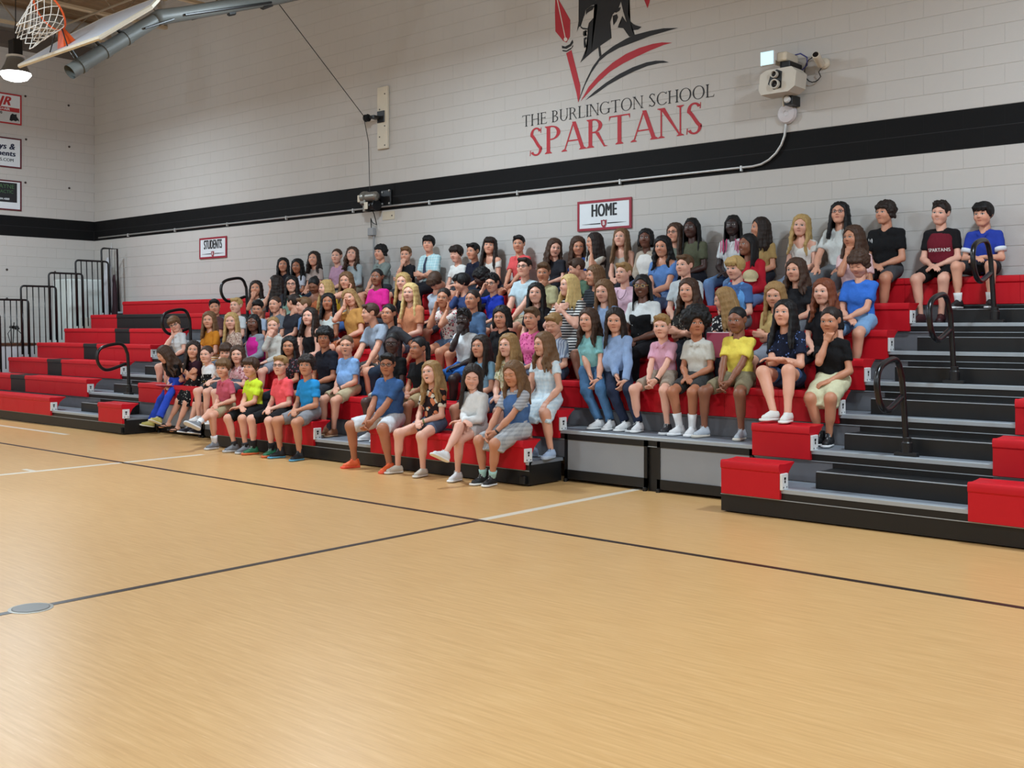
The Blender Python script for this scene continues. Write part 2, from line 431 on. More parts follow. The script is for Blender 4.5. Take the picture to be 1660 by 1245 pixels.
for k in range(1, 8):
    y, z = row_y(k), seat_z(k)
    for a, b in SEAT_RUNS[k]:
        cuts = [a, b]
        if k in BLACK_SEATS and a < BLACK_SEATS[k][0] < b: cuts = [a, BLACK_SEATS[k][0], BLACK_SEATS[k][1], b]
        for i in range(len(cuts) - 1):
            n = max(1, round((cuts[i + 1] - cuts[i]) / 0.56)); wd = (cuts[i + 1] - cuts[i]) / n
            for q in range(n):
                obj('seat', seat_mesh(wd), SEATBLK if (len(cuts) == 4 and i == 1) else RED, bl, Matrix.Translation((cuts[i] + q * wd, y, z)))
        if b < 2:
            e = obj('end_cap', ME_cap, WHITE, bl, Matrix.Translation((b, y, z)))
            obj('end_cap_marks', ME_capm, BLACK, e, Matrix.Translation((b, y, z)))
DECK_RUNS = {1: [(-20.3, -14.25), (-11.98, -6.72), (-4.63, 2.4)]}
for k in range(1, 8):
    y, z = row_y(k), deck_z(k)
    for a, b in DECK_RUNS.get(k, [(-20.3, 2.4)]):
        ye = y + SP + 0.03 if k < 7 else WALL_Y - 0.02
        d = obj('deck', MB().box(a, b, y + 0.05, ye, z - 0.03, z), DECKT, bl)
        obj('deck_lip', MB().box(a, b, y + 0.045, y + 0.075, z - 0.085, z - 0.012), BLACK, d)
        obj('nosing', MB().prism([(y + 0.038, z - 0.028), (y + 0.038, z + 0.002), (y + 0.043, z + 0.006), (y + 0.11, z + 0.006), (y + 0.11, z)], 0, a, b), ALU, d)
        obj('lip_strip', MB().box(a, b, y + 0.040, y + 0.05, z - 0.088, z - 0.082), ALU, d)
        if k < 7:
            obj('riser', MB().box(a, b, y + SP + 0.055, y + SP + 0.065, z, z + RI - 0.035), GREYU if True else BLACK, d)
    if k == 1:
        for a, b in DECK_RUNS[1]:
            obj('front_panel', MB().box(a, b, y + 0.05, y + 0.07, 0.012, z - 0.085), BLACK, bl)
            for q in (a, b - 0.02): obj('side_panel', MB().box(q, q + 0.02, y + 0.07, y + SP, 0.012, z - 0.03), BLACK, bl)
            obj('caster', MB().rbox(b - 0.10, b - 0.03, y + 0.01, y + 0.05, 0.02, 0.10, 0.006), BLACK, bl)
# recessed wheelchair bays: grey skirts in black frames below row two
def skirt(a, b):
    y = row_y(2) + 0.05
    f = obj('bay_frame', MB().box(a, a + 0.035, y - 0.02, y, 0.01, deck_z(2) - 0.03).box(b - 0.035, b, y - 0.02, y, 0.01, deck_z(2) - 0.03)
            .box(a, b, y - 0.02, y, 0.03, 0.12).box(a, b, y - 0.02, y, deck_z(2) - 0.085, deck_z(2) - 0.03), BLACK, bl)
    obj('grey_skirt', MB().box(a + 0.035, b - 0.035, y - 0.012, y - 0.002, 0.12, deck_z(2) - 0.085), GREYP, f)
    obj('foot', MB().lathe([(0.02, 0), (0.02, 0.03), (0.012, 0.035)], 12, (a + 0.018, y - 0.03, 0)).lathe([(0.02, 0), (0.02, 0.03), (0.012, 0.035)], 12, (b - 0.018, y - 0.03, 0)), BLACK, f)
skirt(-6.70, -5.72); skirt(-5.61, -4.62); skirt(-14.22, -13.12); skirt(-13.08, -12.0)
obj('bay_post', MB().box(-5.72, -5.61, row_y(2) + 0.06, row_y(2) + 0.08, 0.0, deck_z(2) - 0.03), BLACK, bl)
# half-height steps in the two aisles
for a, b in ((-15.95, -14.80), (-3.9, -2.64)):
    for k in range(1, 7):
        y, z = row_y(k), deck_z(k)
        if k == 6 and a > -5: a = -3.80
        s = obj('aisle_step', MB().rbox(a, b, y + 0.27, y + SP + 0.05, z, z + 0.133, 0.004), BLACK, bl)
        obj('step_back', MB().box(a, b, y + SP + 0.046, y + SP + 0.054, z, z + RI - 0.088), BLACK, s)
        obj('step_nosing', MB().box(a + 0.004, b - 0.004, y + 0.272, y + 0.30, z + 0.133, z + 0.138), ALU, s)
# P-shaped aisle handrails
def rail(x, k, label):
    y, z = row_y(k) + 0.14, deck_z(k)
    t = thing('aisle_handrail', (x, y, z), label, 'handrail', 'looped handrails in the bleacher aisles')
    def P(a, b): return (x - 0.062 * b, y + a, z + b)
    pts = [P(0, 0), P(-0.0, 0.55), P(-0.02, 0.66), P(-0.06, 0.74), P(-0.14, 0.775), P(-0.30, 0.755), P(-0.42, 0.715), P(-0.48, 0.65), P(-0.495, 0.56), P(-0.47, 0.47), P(-0.41, 0.405), P(-0.33, 0.385), P(-0.22, 0.41), P(-0.04, 0.47)]
    fine = []
    for i in range(len(pts) - 1):
        p0, p1, p2, p3 = [Vector(pts[max(0, min(len(pts) - 1, i + q))]) for q in (-1, 0, 1, 2)]
        for s in range(4):
            u = s / 4; fine.append(0.5 * ((2 * p1) + (p2 - p0) * u + (2 * p0 - 5 * p1 + 4 * p2 - p3) * u * u + (3 * p1 - p0 - 3 * p2 + p3) * u ** 3))
    fine.append(Vector(pts[-1]))
    obj('tube', MB().tube(fine, 0.024, 12), BLACKR, t, smooth=True)
    obj('socket', MB().lathe([(0.042, 0), (0.042, 0.11), (0.034, 0.12), (0.034, 0.15), (0.028, 0.155)], 16, (x, y, z)), BLACK, t)
    obj('bracket', MB().rbox(x - 0.09, x + 0.09, y - 0.045, y + 0.03, z + 0.002, z + 0.035, 0.005), BLACK, t)
for k, w1, w2 in ((2, 'lowest', 'front'), (4, 'middle', 'middle'), (6, 'topmost', 'upper')):
    rail(-15.25, k, w1 + ' looped black handrail in the far left aisle')
    rail(-3.32, k, w1 + ' looped black handrail in the right aisle')
# barred guard rails stepping up the far end
for k in range(1, 8):
    y0 = row_y(k) - 0.24; y1 = y0 + (0.68 if k < 7 else 0.34); zb, zt = deck_z(k) - 0.02, seat_z(k) + 1.07
    nm = ['front', 'second', 'third', 'fourth', 'fifth', 'sixth', 'narrow topmost'][k - 1]
    t = thing('end_guard_rail', (-20.36, y0, zb), nm + ' barred black guard rail stepping up the left end of the bleacher', 'guard rail', 'guard rails at the end of the bleacher')
    def G(y, z): return (-20.36 - 0.058 * (z - zb), y, z)
    r = 0.06
    arc = [(y0 + r - r * math.cos(a), zt - r + r * math.sin(a)) for a in [R(q) for q in (0, 30, 60, 90)]] + [(y1 - r + r * math.sin(a), zt - r + r * math.cos(a)) for a in [R(q) for q in (0, 30, 60, 90)]]
    if k == 7: arc = arc[:4] + [(y1, zt)]
    obj('frame', MB().tube([G(y0, zb)] + [G(a, b) for a, b in arc] + [G(y1, zb)], 0.019, 8), BLACKR, t, smooth=True)
    nb = 5 if k < 7 else 1
    for i in range(nb):
        yy = y0 + (y1 - y0) * (i + 1) / (nb + 1)
        obj('bar', MB().tube([G(yy, zb), G(yy, zt - 0.005)], 0.0105, 6), BLACKR, t, smooth=True)
# ------------------------------------------------------------------ mural and lettering on the long wall
MY = WALL_Y - 0.0045
def wall3(x, z): return (x, MY, z)
def crop(px, py):      # tracing frame of the emblem -> wall
    p = at_y(820 + px / 4.611, py / 4.611, WALL_Y); return (p.x, p.z)
def crop_poly(pts): return [crop(*p) for p in pts]
def arc_stroke(cx, cy, rx, ry, a0, a1, S, T, n=18):
    o, i = [], []
    for k in range(n + 1):
        a = R(a0 + (a1 - a0) * k / n); wv = T + (S - T) * abs(math.cos(a))
        o.append((cx + (rx + 0) * math.cos(a), cy + ry * math.sin(a))); i.append((cx + (rx - wv) * math.cos(a), cy + (ry - max(T, wv * 0.55)) * math.sin(a)))
    return [[o[k], o[k + 1], i[k + 1], i[k]] for k in range(n)]
def bar(x0, y0, x1, y1, wv):
    """slanted stem between two baselines, width measured horizontally"""
    return [(x0, y0), (x0 + wv, y0), (x1 + wv, y1), (x1, y1)]
def serif(x, y, wv, up, t=0.035, e=0.07):
    s = 1 if up else -1
    return [[(x - e, y), (x + wv + e, y), (x + wv + e, y + s * t * .6), (x + wv, y + s * t * 2.2), (x, y + s * t * 2.2), (x - e, y + s * t * .6)]]
def glyph(c, S, T):
    st = lambda x: [bar(x, 0, x, 1, S)] + serif(x, 0, S, True) + serif(x, 1, S, False)
    th = lambda x: [bar(x, 0, x, 1, T)] + serif(x, 0, T, True, e=.09) + serif(x, 1, T, False, e=.09)
    hb = lambda x0, x1, y: [[(x0, y), (x1, y), (x1, y + T), (x0, y + T)]]
    tip = lambda x, y0, y1: [[(x - .035, y0), (x, y0), (x, y1), (x - .015, y1)]]
    if c == 'I': return st(.07), .14 + S
    if c == 'T': return [bar(.36 - S / 2, 0, .36 - S / 2, 1, S)] + serif(.36 - S / 2, 0, S, True) + hb(0, .72, 1 - T) + [[(0, 1 - T), (.05, 1 - T), (.0, .82)], [(.67, 1 - T), (.72, 1 - T), (.72, .82)]], .74
    if c == 'H': return st(.07) + st(.62) + hb(.07 + S, .62, .5), .69 + S
    if c == 'E': return st(.07) + hb(.07, .52, 1 - T) + hb(.07, .46, .5) + hb(.07, .56, 0) + tip(.52, .86, 1) + tip(.46, .42, .62) + [[(.52, 0), (.57, 0), (.60, .17), (.585, .17)]], .62
    if c == 'L': return st(.07) + hb(.07, .56, 0) + [[(.51, 0), (.56, 0), (.60, .2), (.585, .2)]], .60
    if c == 'U': return [bar(.06, .3, .06, 1, S)] + serif(.06, 1, S, False) + [bar(.64, .3, .64, 1, T)] + serif(.64, 1, T, False, e=.09) + [q for q in arc_stroke(.35 + T / 2, .32, .29 + T / 2, .335, 180, 360, S, T)], .76
    if c == 'N': return th(.07) + th(.68) + [bar(.68, 0, .05, 1, S * 1.1 if False else T + .01)] + [[(.05, 1), (.05 + S * 1.15, 1), (.68 + T, 0), (.68 + T - .03, 0)]] + [[(-.03, 1), (.12, 1), (.12, .96), (-.03, .97)]], .80
    if c == 'A': return [bar(.02, 0, .355, 1, T)] + [bar(.66, 0, .33, 1.02, S)] + serif(.02, 0, T, True, e=.08) + serif(.66, 0, S, True, e=.07) + hb(.14, .62, .33), .80
    if c == 'P': return st(.07) + arc_stroke(.22, .74, .37, .26, -90, 90, S, T) + hb(.07, .24, 1 - T) + hb(.12, .24, .48), .64
    if c == 'R': return st(.07) + arc_stroke(.22, .75, .34, .25, -90, 90, S, T) + hb(.07, .24, 1 - T) + hb(.12, .3, .5) + [[(.30, .52), (.30 + S, .52), (.66, .03), (.78, .0), (.62, -.015)]], .74
    if c == 'B': return st(.07) + arc_stroke(.2, .755, .31, .245, -90, 90, S, T) + arc_stroke(.2, .27, .37, .27, -90, 90, S, T) + hb(.07, .22, 1 - T) + hb(.1, .22, .51) + hb(.07, .22, 0), .64
    if c == 'O': return arc_stroke(.44, .5, .43, .52, 0, 360, S, T, 36), .90
    if c == 'C': return arc_stroke(.44, .5, .43, .52, 42, 318, S, T, 28) + [[(.735, .83), (.765, .83), (.765, 1.0), (.74, 1.0)], [(.735, .17), (.765, .22), (.765, .12), (.73, .1)]], .80
    if c == 'G': return arc_stroke(.44, .5, .43, .52, 42, 318, S, T, 28) + [bar(.70, .06, .70, .42, S)] + serif(.70, .42, S, False) + [[(.735, .83), (.765, .83), (.765, 1.0), (.74, 1.0)]], .88
    if c == 'S':
        up = arc_stroke(.28, .755, .225, .265, 30, 180, S * .85, T * 1.3, 14); mid = []
        n = 14; L = []; RR = []
        for k in range(n + 1):
            u = k / n; x = .055 + .45 * u; yy = .755 - .51 * (3 * u * u - 2 * u ** 3) ; wv = T * 1.6 + (S - T * .4) * math.sin(math.pi * u)
            L.append((x, yy - wv * .55)); RR.append((x, yy + wv * .55))
        mid = [[L[k], L[k + 1], RR[k + 1], RR[k]] for k in range(n)]
        lo = arc_stroke(.28, .25, .235, .27, -150, 0, S * .85, T * 1.3, 14)
        return up + mid + lo + [[(.445, .80), (.475, .80), (.485, 1.0), (.465, 1.0)], [(.05, .2), (.08, .2), (.06, 0), (.035, 0)]], .56
    return [], .30
def serif_line(name, txt, x0, x1, z0, cap, S, T, m):
    polys, x = [], 0.0
    for ch in txt:
        g, wd = glyph(ch, S, T)
        polys += [[(px + x, py) for px, py in p] for p in g]; x += wd + .06
    x -= .06; sx = (x1 - x0) / x
    def f(a, b): return (x0 + a * sx, z0 + b * cap)
    me = poly_mesh(name, [[f(*q) for q in p] for p in polys], wall3, 0.00025)
    return me
mu = thing('wall_mural', (-8.4, MY, 4.0), 'school emblem painted on the wall: red spear, black helmeted profile, swooshes and lettering', 'mural')
obj('lettering', serif_line('lettering', 'THE BURLINGTON SCHOOL', -9.83, -6.78, 4.305, 0.158, 0.10, 0.045, MURALB), MURALB, mu)
obj('large_lettering', serif_line('large_lettering', 'SPARTANS', -9.71, -6.93, 3.888, 0.375, 0.135, 0.05, MURALR), MURALR, mu)
def mural(name, polys, m, dy=0.0):
    o = obj(name, poly_mesh(name, [crop_poly(p) for p in polys], lambda x, z: (x, MY - dy, z), 0.0002), m, mu); return o
mural('spear_blade', [[(372, -75), (398, 0), (483, 150), (481, 275), (455, 318), (432, 308), (372, 235), (368, 90)]], MURALR)
mural('spear_shaft', [[(452, 398), (492, 374), (558, 640), (556, 715), (543, 768), (528, 690)]], MURALR)
mural('spear_groove', [[(383, 0), (390, 0), (449, 282), (443, 284)], [(448 + 14 * math.cos(a), 295 + 15 * math.sin(a)) for a in [R(30 * i) for i in range(12)]]], MURALW, 0.001)
mural('spear_collar', [[(420, 342), (445, 348), (480, 330), (500, 296), (506, 318), (490, 345), (455, 366), (422, 362)], [(424, 374), (455, 378), (492, 356), (504, 335), (505, 347), (488, 370), (455, 388), (426, 384)]], MURALB, 0.0005)
mural('black_swoosh', [[(543, 768), (572, 670), (605, 590), (650, 500), (710, 418), (800, 348), (900, 290), (960, 262), (1080, 230), (1180, 212), (1290, 209), (1200, 235), (1080, 270), (960, 312), (850, 358), (760, 408), (700, 458), (640, 545), (590, 645)]], MURALB)
mural('red_swoosh', [[(560, 757), (620, 650), (700, 558), (800, 468), (900, 403), (1000, 358), (1100, 328), (1170, 317), (1245, 320), (1180, 337), (1080, 378), (980, 424), (880, 474), (780, 536), (690, 616), (620, 692)]], MURALR)
mural('lower_black_swoosh', [[(595, 750), (660, 688), (750, 618), (850, 553), (950, 503), (1050, 467), (1120, 454), (1180, 454), (1222, 467), (1150, 473), (1060, 494), (960, 534), (860, 584), (760, 640), (680, 698)]], MURALB)
mural('helmet', [[(686, -340), (800, -360), (900, -250), (890, -60), (862, 12), (845, 60), (800, 110), (782, 165), (784, 240), (792, 285), (705, 345), (640, 395), (590, 440), (557, 470), (575, 430), (598, 372), (614, 352), (612, 300), (612, 215), (622, 172), (660, 130), (683, 82), (686, 30)],
                 [(548, -190), (600, -290), (686, -340), (686, 30), (640, 42), (598, 74), (590, 112), (562, 178), (560, 200), (548, 200), (533, 238), (545, 160), (550, 60)],
                 [(600, 74), (640, 44), (664, 42), (652, 72), (612, 96), (600, 112)],
                 [(562, 196), (578, 208), (612, 212), (612, 222), (578, 220), (560, 208)], [(580, 236), (600, 226), (612, 232), (606, 240), (592, 242), (590, 262), (606, 268), (584, 272), (578, 258)], [(584, 286), (604, 276), (606, 290), (596, 300), (592, 330), (602, 352), (588, 360), (584, 330)],
                 [(862, 12), (890, -60), (900, -250), (925, -60), (918, 60), (916, 110), (932, 160), (962, 186), (1017, 202), (990, 222), (945, 228), (965, 262), (925, 276), (905, 238), (880, 212), (838, 206), (862, 168), (872, 120), (905, 170), (880, 90)],
                 [(845, 60), (862, 52), (852, 80), (826, 96), (812, 92)], [(800, 118), (832, 106), (840, 130), (828, 160), (806, 190), (812, 150)],
                 [(692, 352), (706, 340), (716, 412), (700, 428)]], MURALB, 0.0003)
mural('crest', [[(1028, -20), (1082, -20), (1075, 20), (1060, 62), (1045, 20)], [(640, -330), (800, -430), (1000, -330), (1090, -150), (1082, -20), (1028, -20), (1000, -140), (900, -250), (800, -360)]], MURALR, 0.0002)

# ------------------------------------------------------------------ framed signs
SIGNW = mat('sign_white', srgb(222, 228, 232), 0.45); SIGNF = mat('sign_red_frame', srgb(150, 34, 52), 0.5); SIGNB = mat('sign_black_print', srgb(22, 24, 28), 0.6)
RX90 = Matrix.Rotation(R(90), 4, 'X')
def shield(cx, cz, s):
    return [(cx - s, cz + s), (cx - s * .5, cz + s * .9), (cx, cz + s * 1.05), (cx + s * .5, cz + s * .9), (cx + s, cz + s), (cx + s * .9, cz - s * .3), (cx + s * .5, cz - s * .95), (cx, cz - s * 1.3), (cx - s * .5, cz - s * .95), (cx - s * .9, cz - s * .3)]
def wall_sign(name, x0, x1, z0, z1, txt, size, xs, label, letter):
    y = WALL_Y - 0.006; cx, cz = (x0 + x1) / 2, (z0 + z1) / 2
    t = thing(name, (cx, y, z0), label, 'sign')
    b = 0.033
    obj('board', MB().box(x0 + .01, x1 - .01, y - 0.012, y, z0 + .01, z1 - .01), SIGNW, t)
    obj('frame', MB().box(x0, x1, y - 0.018, y, z1 - b, z1).box(x0, x1, y - 0.018, y, z0, z0 + b).box(x0, x0 + b, y - 0.018, y, z0 + b, z1 - b).box(x1 - b, x1, y - 0.018, y, z0 + b, z1 - b), SIGNF, t)
    obj('lettering', text_mesh(txt, size, 0.0085, xs), SIGNB, t, Matrix.Translation((cx, y - 0.0135, cz + 0.055)) @ RX90)
    zz = z0 + 0.085
    obj('underline', poly_mesh('underline', [[(cx - .36, zz - .001), (cx - .2, zz - .006), (cx - .055, zz - .007), (cx - .055, zz + .007), (cx - .2, zz + .006), (cx - .36, zz + .001)], [(cx + .055, zz - .007), (cx + .2, zz - .006), (cx + .36, zz - .001), (cx + .36, zz + .001), (cx + .2, zz + .006), (cx + .055, zz + .007)]], lambda a, c: (a, y - 0.0135, c)), SIGNB, t)
    s = obj('crest', poly_mesh('crest', [shield(cx, zz, 0.046)], lambda a, c: (a, y - 0.019, c)), SIGNF, t)
    obj('crest_letter', text_mesh('B', 0.075, 0.003, 0.85), WHITE, s, Matrix.Translation((cx, y - 0.0195, zz)) @ RX90)
wall_sign('home_sign', -8.85, -7.98, 2.795, 3.19, 'HOME', 0.235, 0.60, 'white sign reading HOME in a red frame above the top row', 'B')
wall_sign('students_sign', -17.82, -16.94, 2.80, 3.19, 'STUDENTS', 0.235, 0.49, 'small white sign reading STUDENTS in a red frame on the far left of the wall', 'B')
# sponsor boards on the end wall
RZ90 = Matrix.Rotation(R(90), 4, 'Z') @ RX90
def board(z0, z1, label, face, frame, items):
    x = WALL_X + 0.006; y0, y1 = 8.62, 9.84
    t = thing('sponsor_board', (x, (y0 + y1) / 2, z0), label, 'sign', 'sponsor boards on the end wall')
    obj('panel', MB().box(x, x + 0.012, y0 + .01, y1 - .01, z0 + .01, z1 - .01), face, t)
    b = 0.028
    obj('frame', MB().box(x, x + .02, y0, y1, z1 - b, z1).box(x, x + .02, y0, y1, z0, z0 + b).box(x, x + .02, y0, y0 + b, z0 + b, z1 - b).box(x, x + .02, y1 - b, y1, z0 + b, z1 - b), frame, t)
    for it in items:
        if it[0] == 'rect':
            _, a, b_, c, d, m, e = it
            obj('printed_panel', MB().box(x + .012, x + .0125 + e, a, b_, c, d), m, t)
        elif it[0] == 'poly':
            obj('printed_emblem', poly_mesh('emblem', it[1], lambda u, v: (x + .0145, u, v)), it[2], t)
        else:
            _, s, yy, zz, size, bold, xs, sh, m = it
            obj('printed_lettering', text_mesh(s, size, bold, xs, sh), m, t, Matrix.Translation((x + .0148, yy, zz)) @ RZ90)
GRN = mat('green_print', srgb(70, 110, 72), 0.6); NAVY = mat('navy_print', srgb(30, 38, 66), 0.6); MAROON = mat('maroon_frame', srgb(90, 22, 34), 0.5); SILV = mat('silver_board', srgb(196, 198, 198), 0.5); SR = mat('red_print', srgb(176, 44, 48), 0.6)
blob = [[(9.60, 5.66), (9.63, 5.70), (9.62, 5.76), (9.655, 5.80), (9.70, 5.785), (9.74, 5.80), (9.745, 5.745), (9.78, 5.70), (9.80, 5.655), (9.76, 5.675), (9.72, 5.65), (9.68, 5.665), (9.64, 5.645)]]
board(5.585, 6.19, 'topmost sponsor board with red frame and red italic letters over a red band', SIGNW, SR, [('rect', 8.66, 9.80, 5.83, 5.915, SR, 0.001), ('rect', 8.66, 9.80, 5.62, 5.83, SILV, 0.0005), ('txt', 'JR', 9.50, 6.03, 0.25, 0.012, 1.0, 0.35, SR), ('txt', 'HEATING+AIR', 9.36, 5.873, 0.075, 0.002, 1.0, 0, SIGNW), ('txt', '90', 9.42, 5.79, 0.07, 0.003, 1, 0, SIGNB), ('poly', blob, SIGNB)])
board(4.71, 5.31, 'middle sponsor board, white with dark frame and navy outlined lettering', SIGNW, MAROON, [('txt', 'eys &', 9.50, 5.13, 0.17, 0.008, 1.0, 0.2, NAVY), ('txt', 'ments', 9.52, 4.99, 0.15, 0.008, 1.0, 0.1, NAVY), ('txt', 'INS.COM', 9.50, 4.86, 0.085, 0.002, 1.05, 0, SIGNB)])
board(3.86, 4.46, 'lowest sponsor board with a black panel and green lettering on white', SIGNW, MAROON, [('rect', 8.66, 9.75, 4.02, 4.41, SIGNB, 0.001), ('txt', 'MAYNE', 9.50, 4.33, 0.12, 0.0, 1.0, 0, GRN), ('txt', 'OPRACTIC', 9.46, 4.225, 0.09, 0.0, 1.0, 0, GRN), ('txt', '36.584.4888', 9.46, 4.08, 0.055, 0.001, 1.0, 0, SIGNW)])
# small anchors left in the block
BOLT = mat('dark_anchor', srgb(70, 60, 55), 0.5, 0.5)
BOLT_AT = ['right of the topmost sponsor board', 'near the corner, level with the topmost sponsor board', 'right of the middle sponsor board', 'near the corner, level with the middle sponsor board', 'right of the lowest sponsor board', 'near the corner, level with the lowest sponsor board', 'under the black stripe at the left picture edge', 'under the black stripe, right of the left picture edge', 'above the brown-topped table', 'behind the second guard rail', 'lowest, just above the red bench']
for i, (px, py) in enumerate(((41, 156), (111, 171), (42, 226), (112, 238), (41, 296), (112, 305), (11, 437), (89, 441), (11, 484), (89, 488), (89, 533))):
    p = at_x(px, py, WALL_X + 0.002)
    tag(obj('wall_anchor', MB().lathe([(0.022, 0), (0.022, 0.012), (0.012, 0.02)], 10, p, Matrix.Rotation(R(90), 4, 'Y')), BOLT), 'small dark anchor bolt ' + BOLT_AT[i], 'bolt', 'anchor bolts in the end wall')

# ------------------------------------------------------------------ winch, pulley, cable, conduit
t = thing('pulley_board', (-12.68, WALL_Y, 4.31), 'tall white board with a black pulley bracket bolted to the wall', 'pulley')
yb = WALL_Y - 0.006
obj('plank', MB().rbox(-12.80, -12.56, yb - 0.045, yb, 4.31, 5.28, 0.006), CREAM, t)
obj('bracket', MB().rbox(-12.78, -12.62, yb - 0.065, yb - 0.045, 4.72, 4.90, 0.004), BLACK, t)
obj('pulley_arm', MB().rbox(-12.82, -12.70, yb - 0.20, yb - 0.06, 4.775, 4.82, 0.004), BLACK, t)
PUL = Vector((-12.86, yb - 0.20, 4.79))
obj('pulley_wheel', MB().lathe([(0.02, -0.03), (0.06, -0.03), (0.045, 0), (0.06, 0.03), (0.02, 0.03)], 20, PUL, Matrix.Rotation(R(90), 4, 'Y')), BLACK, t)
for z in (5.16, 4.93, 4.66, 4.50, 4.36):
    obj('screw', MB().lathe([(0.012, 0), (0.01, 0.006)], 8, (-12.62 if z in (5.16, 4.66, 4.36) else -12.74, yb - 0.045, z), Matrix.Rotation(R(90), 4, 'X')), BOLT, t)
t = thing('hoist_winch', (-12.8, WALL_Y, 3.4), 'grey hoist motor on the black stripe under the pulley board', 'winch')
MOT = mat('motor_casting', srgb(128, 124, 116), 0.4, 0.5)
yw = WALL_Y - 0.006
MX = Matrix.Rotation(R(90), 4, 'Y')
obj('back_plate', MB().rbox(-12.72, -12.50, yw - 0.03, yw, 3.42, 3.66, 0.004), BLACK, t)
obj('motor', MB().lathe([(0.03, -0.19), (0.085, -0.185), (0.095, -0.16), (0.095, -0.10), (0.07, -0.09), (0.075, -0.085), (0.075, 0.12), (0.06, 0.14), (0.03, 0.16)], 20, (-12.80, yw - 0.17, 3.56), MX), MOT, t, smooth=False)
obj('gearbox', MB().rbox(-13.0, -12.88, yw - 0.24, yw - 0.08, 3.44, 3.60, 0.02).rbox(-12.97, -12.90, yw - 0.2, yw - 0.1, 3.33, 3.45, 0.01), MOT, t)
obj('terminal_box', MB().rbox(-13.08, -12.99, yw - 0.21, yw - 0.11, 3.49, 3.60, 0.006), CREAM, t)
obj('drum', MB().lathe([(0.09, -0.10), (0.09, -0.08), (0.06, -0.075), (0.06, 0.075), (0.09, 0.08), (0.09, 0.10)], 20, (-12.78, yw - 0.15, 3.42), MX), BLACK, t)
obj('tag_label', MB().rbox(-12.86, -12.78, yw - 0.262, yw - 0.25, 3.36, 3.47, 0.003), CREAM, t)
for x, z in ((-12.69, 3.63), (-12.53, 3.65), (-12.69, 3.45), (-12.53, 3.45)):
    obj('bolt', MB().lathe([(0.016, 0), (0.016, 0.012), (0.0, 0.018)], 8, (x, yw - 0.03, z), Matrix.Rotation(R(90), 4, 'X')), GALV, t)
t = thing('switch_box', (-12.93, WALL_Y, 2.96), 'small grey electrical box with a conduit running down behind the students', 'switch box')
obj('box', MB().rbox(-13.0, -12.87, yw - 0.07, yw, 2.97, 3.09, 0.006), mat('box_grey', srgb(150, 152, 154), 0.5), t)
obj('down_pipe', MB().tube([(-12.90, yw - 0.025, 2.97), (-12.90, yw - 0.025, 1.75)], 0.014, 8), mat('box_grey', srgb(150, 152, 154)), t)
obj('cord', MB().tube([(-12.95, yw - 0.03, 3.09), (-12.95, yw - 0.04, 3.2), (-12.93, yw - 0.06, 3.24), (-12.90, yw - 0.05, 3.17), (-12.80, yw - 0.05, 3.13), (-12.83, yw - 0.08, 3.3), (-12.86, yw - 0.1, 3.38)], 0.008, 6), BLACK, t)
t = thing('wall_patch', (-12.45, WALL_Y, 3.2), 'small beige painted patch with a screw under the winch', 'wall patch')
obj('patch', MB().rbox(-12.72, -12.44, yw - 0.004, yw, 3.20, 3.33, 0.001), mat('beige_patch', srgb(206, 196, 176), 0.7), t)
obj('screw', MB().lathe([(0.012, 0), (0.01, 0.006)], 8, (-12.50, yw - 0.004, 3.26), Matrix.Rotation(R(90), 4, 'X')), BOLT, t)
# conduit along the lower edge of the stripe, rising to the scoring devices
zc = CZ + 0.055
t = thing('stripe_conduit', (-9, WALL_Y, zc), 'thin pale conduit running along the lower edge of the black stripe', 'conduit')
cpts = [(-21.6, yw - 0.02, zc), (-6.25, yw - 0.02, zc)] + [(-6.25 + 0.42 * math.sin(R(a)), yw - 0.02, zc + 0.42 * (1 - math.cos(R(a)))) for a in (15, 30, 45, 60, 75, 90)] + [(-5.83, yw - 0.02, 3.95)]
obj('pipe', MB().tube(cpts, 0.015, 8), GALV, t, smooth=True)
for x in [-20.4 + 1.75 * i for i in range(9)]:
    obj('clip', MB().rbox(x - 0.012, x + 0.012, yw - 0.04, yw, zc - 0.045, zc + 0.022, 0.003), GALV, t)
# scoring camera cluster
t = thing('twin_lens_camera', (-5.72, WALL_Y, 4.05), 'boxy beige twin-lens camera mounted on the wall above the stripe', 'camera')
BEI = mat('camera_beige', srgb(206, 200, 188), 0.45)
obj('housing', MB().prism([(-5.96, 4.18), (-5.93, 4.13), (-5.60, 4.13), (-5.52, 4.18), (-5.50, 4.34), (-5.56, 4.40), (-5.86, 4.40), (-5.94, 4.36)], 1, yw - 0.42, yw - 0.16), BEI, t)
obj('lens_plate', MB().prism([(-5.84, 4.24), (-5.77, 4.17), (-5.68, 4.18), (-5.67, 4.36), (-5.73, 4.39), (-5.80, 4.37)], 1, yw - 0.425, yw - 0.419), BLACK, t)
for (x, z, r) in ((-5.75, 4.335, 0.040), (-5.745, 4.225, 0.052)):
    ln = obj('lens_ring', MB().lathe([(r, 0), (r, 0.05), (r * .78, 0.05), (r * .7, 0.01)], 20, (x, yw - 0.42, z), Matrix.Rotation(R(90), 4, 'X')), BEI, t)
    obj('lens_glass', MB().lathe([(r * .72, 0.0), (r * .72, 0.03), (r * .4, 0.04), (0, 0.042)], 20, (x, yw - 0.42, z), Matrix.Rotation(R(90), 4, 'X')), mat('lens_glass', (0.01, 0.01, 0.012, 1), 0.1), ln)
obj('bracket', MB().rbox(-5.76, -5.64, yw - 0.3, yw, 4.38, 4.50, 0.005), BLACK, t)
obj('lower_bracket', MB().rbox(-5.76, -5.66, yw - 0.2, yw, 4.03, 4.14, 0.005), BLACK, t)
obj('knuckle', MB().rbox(-5.78, -5.66, yw - 0.34, yw - 0.05, 4.50, 4.60, 0.012), CREAM, t)
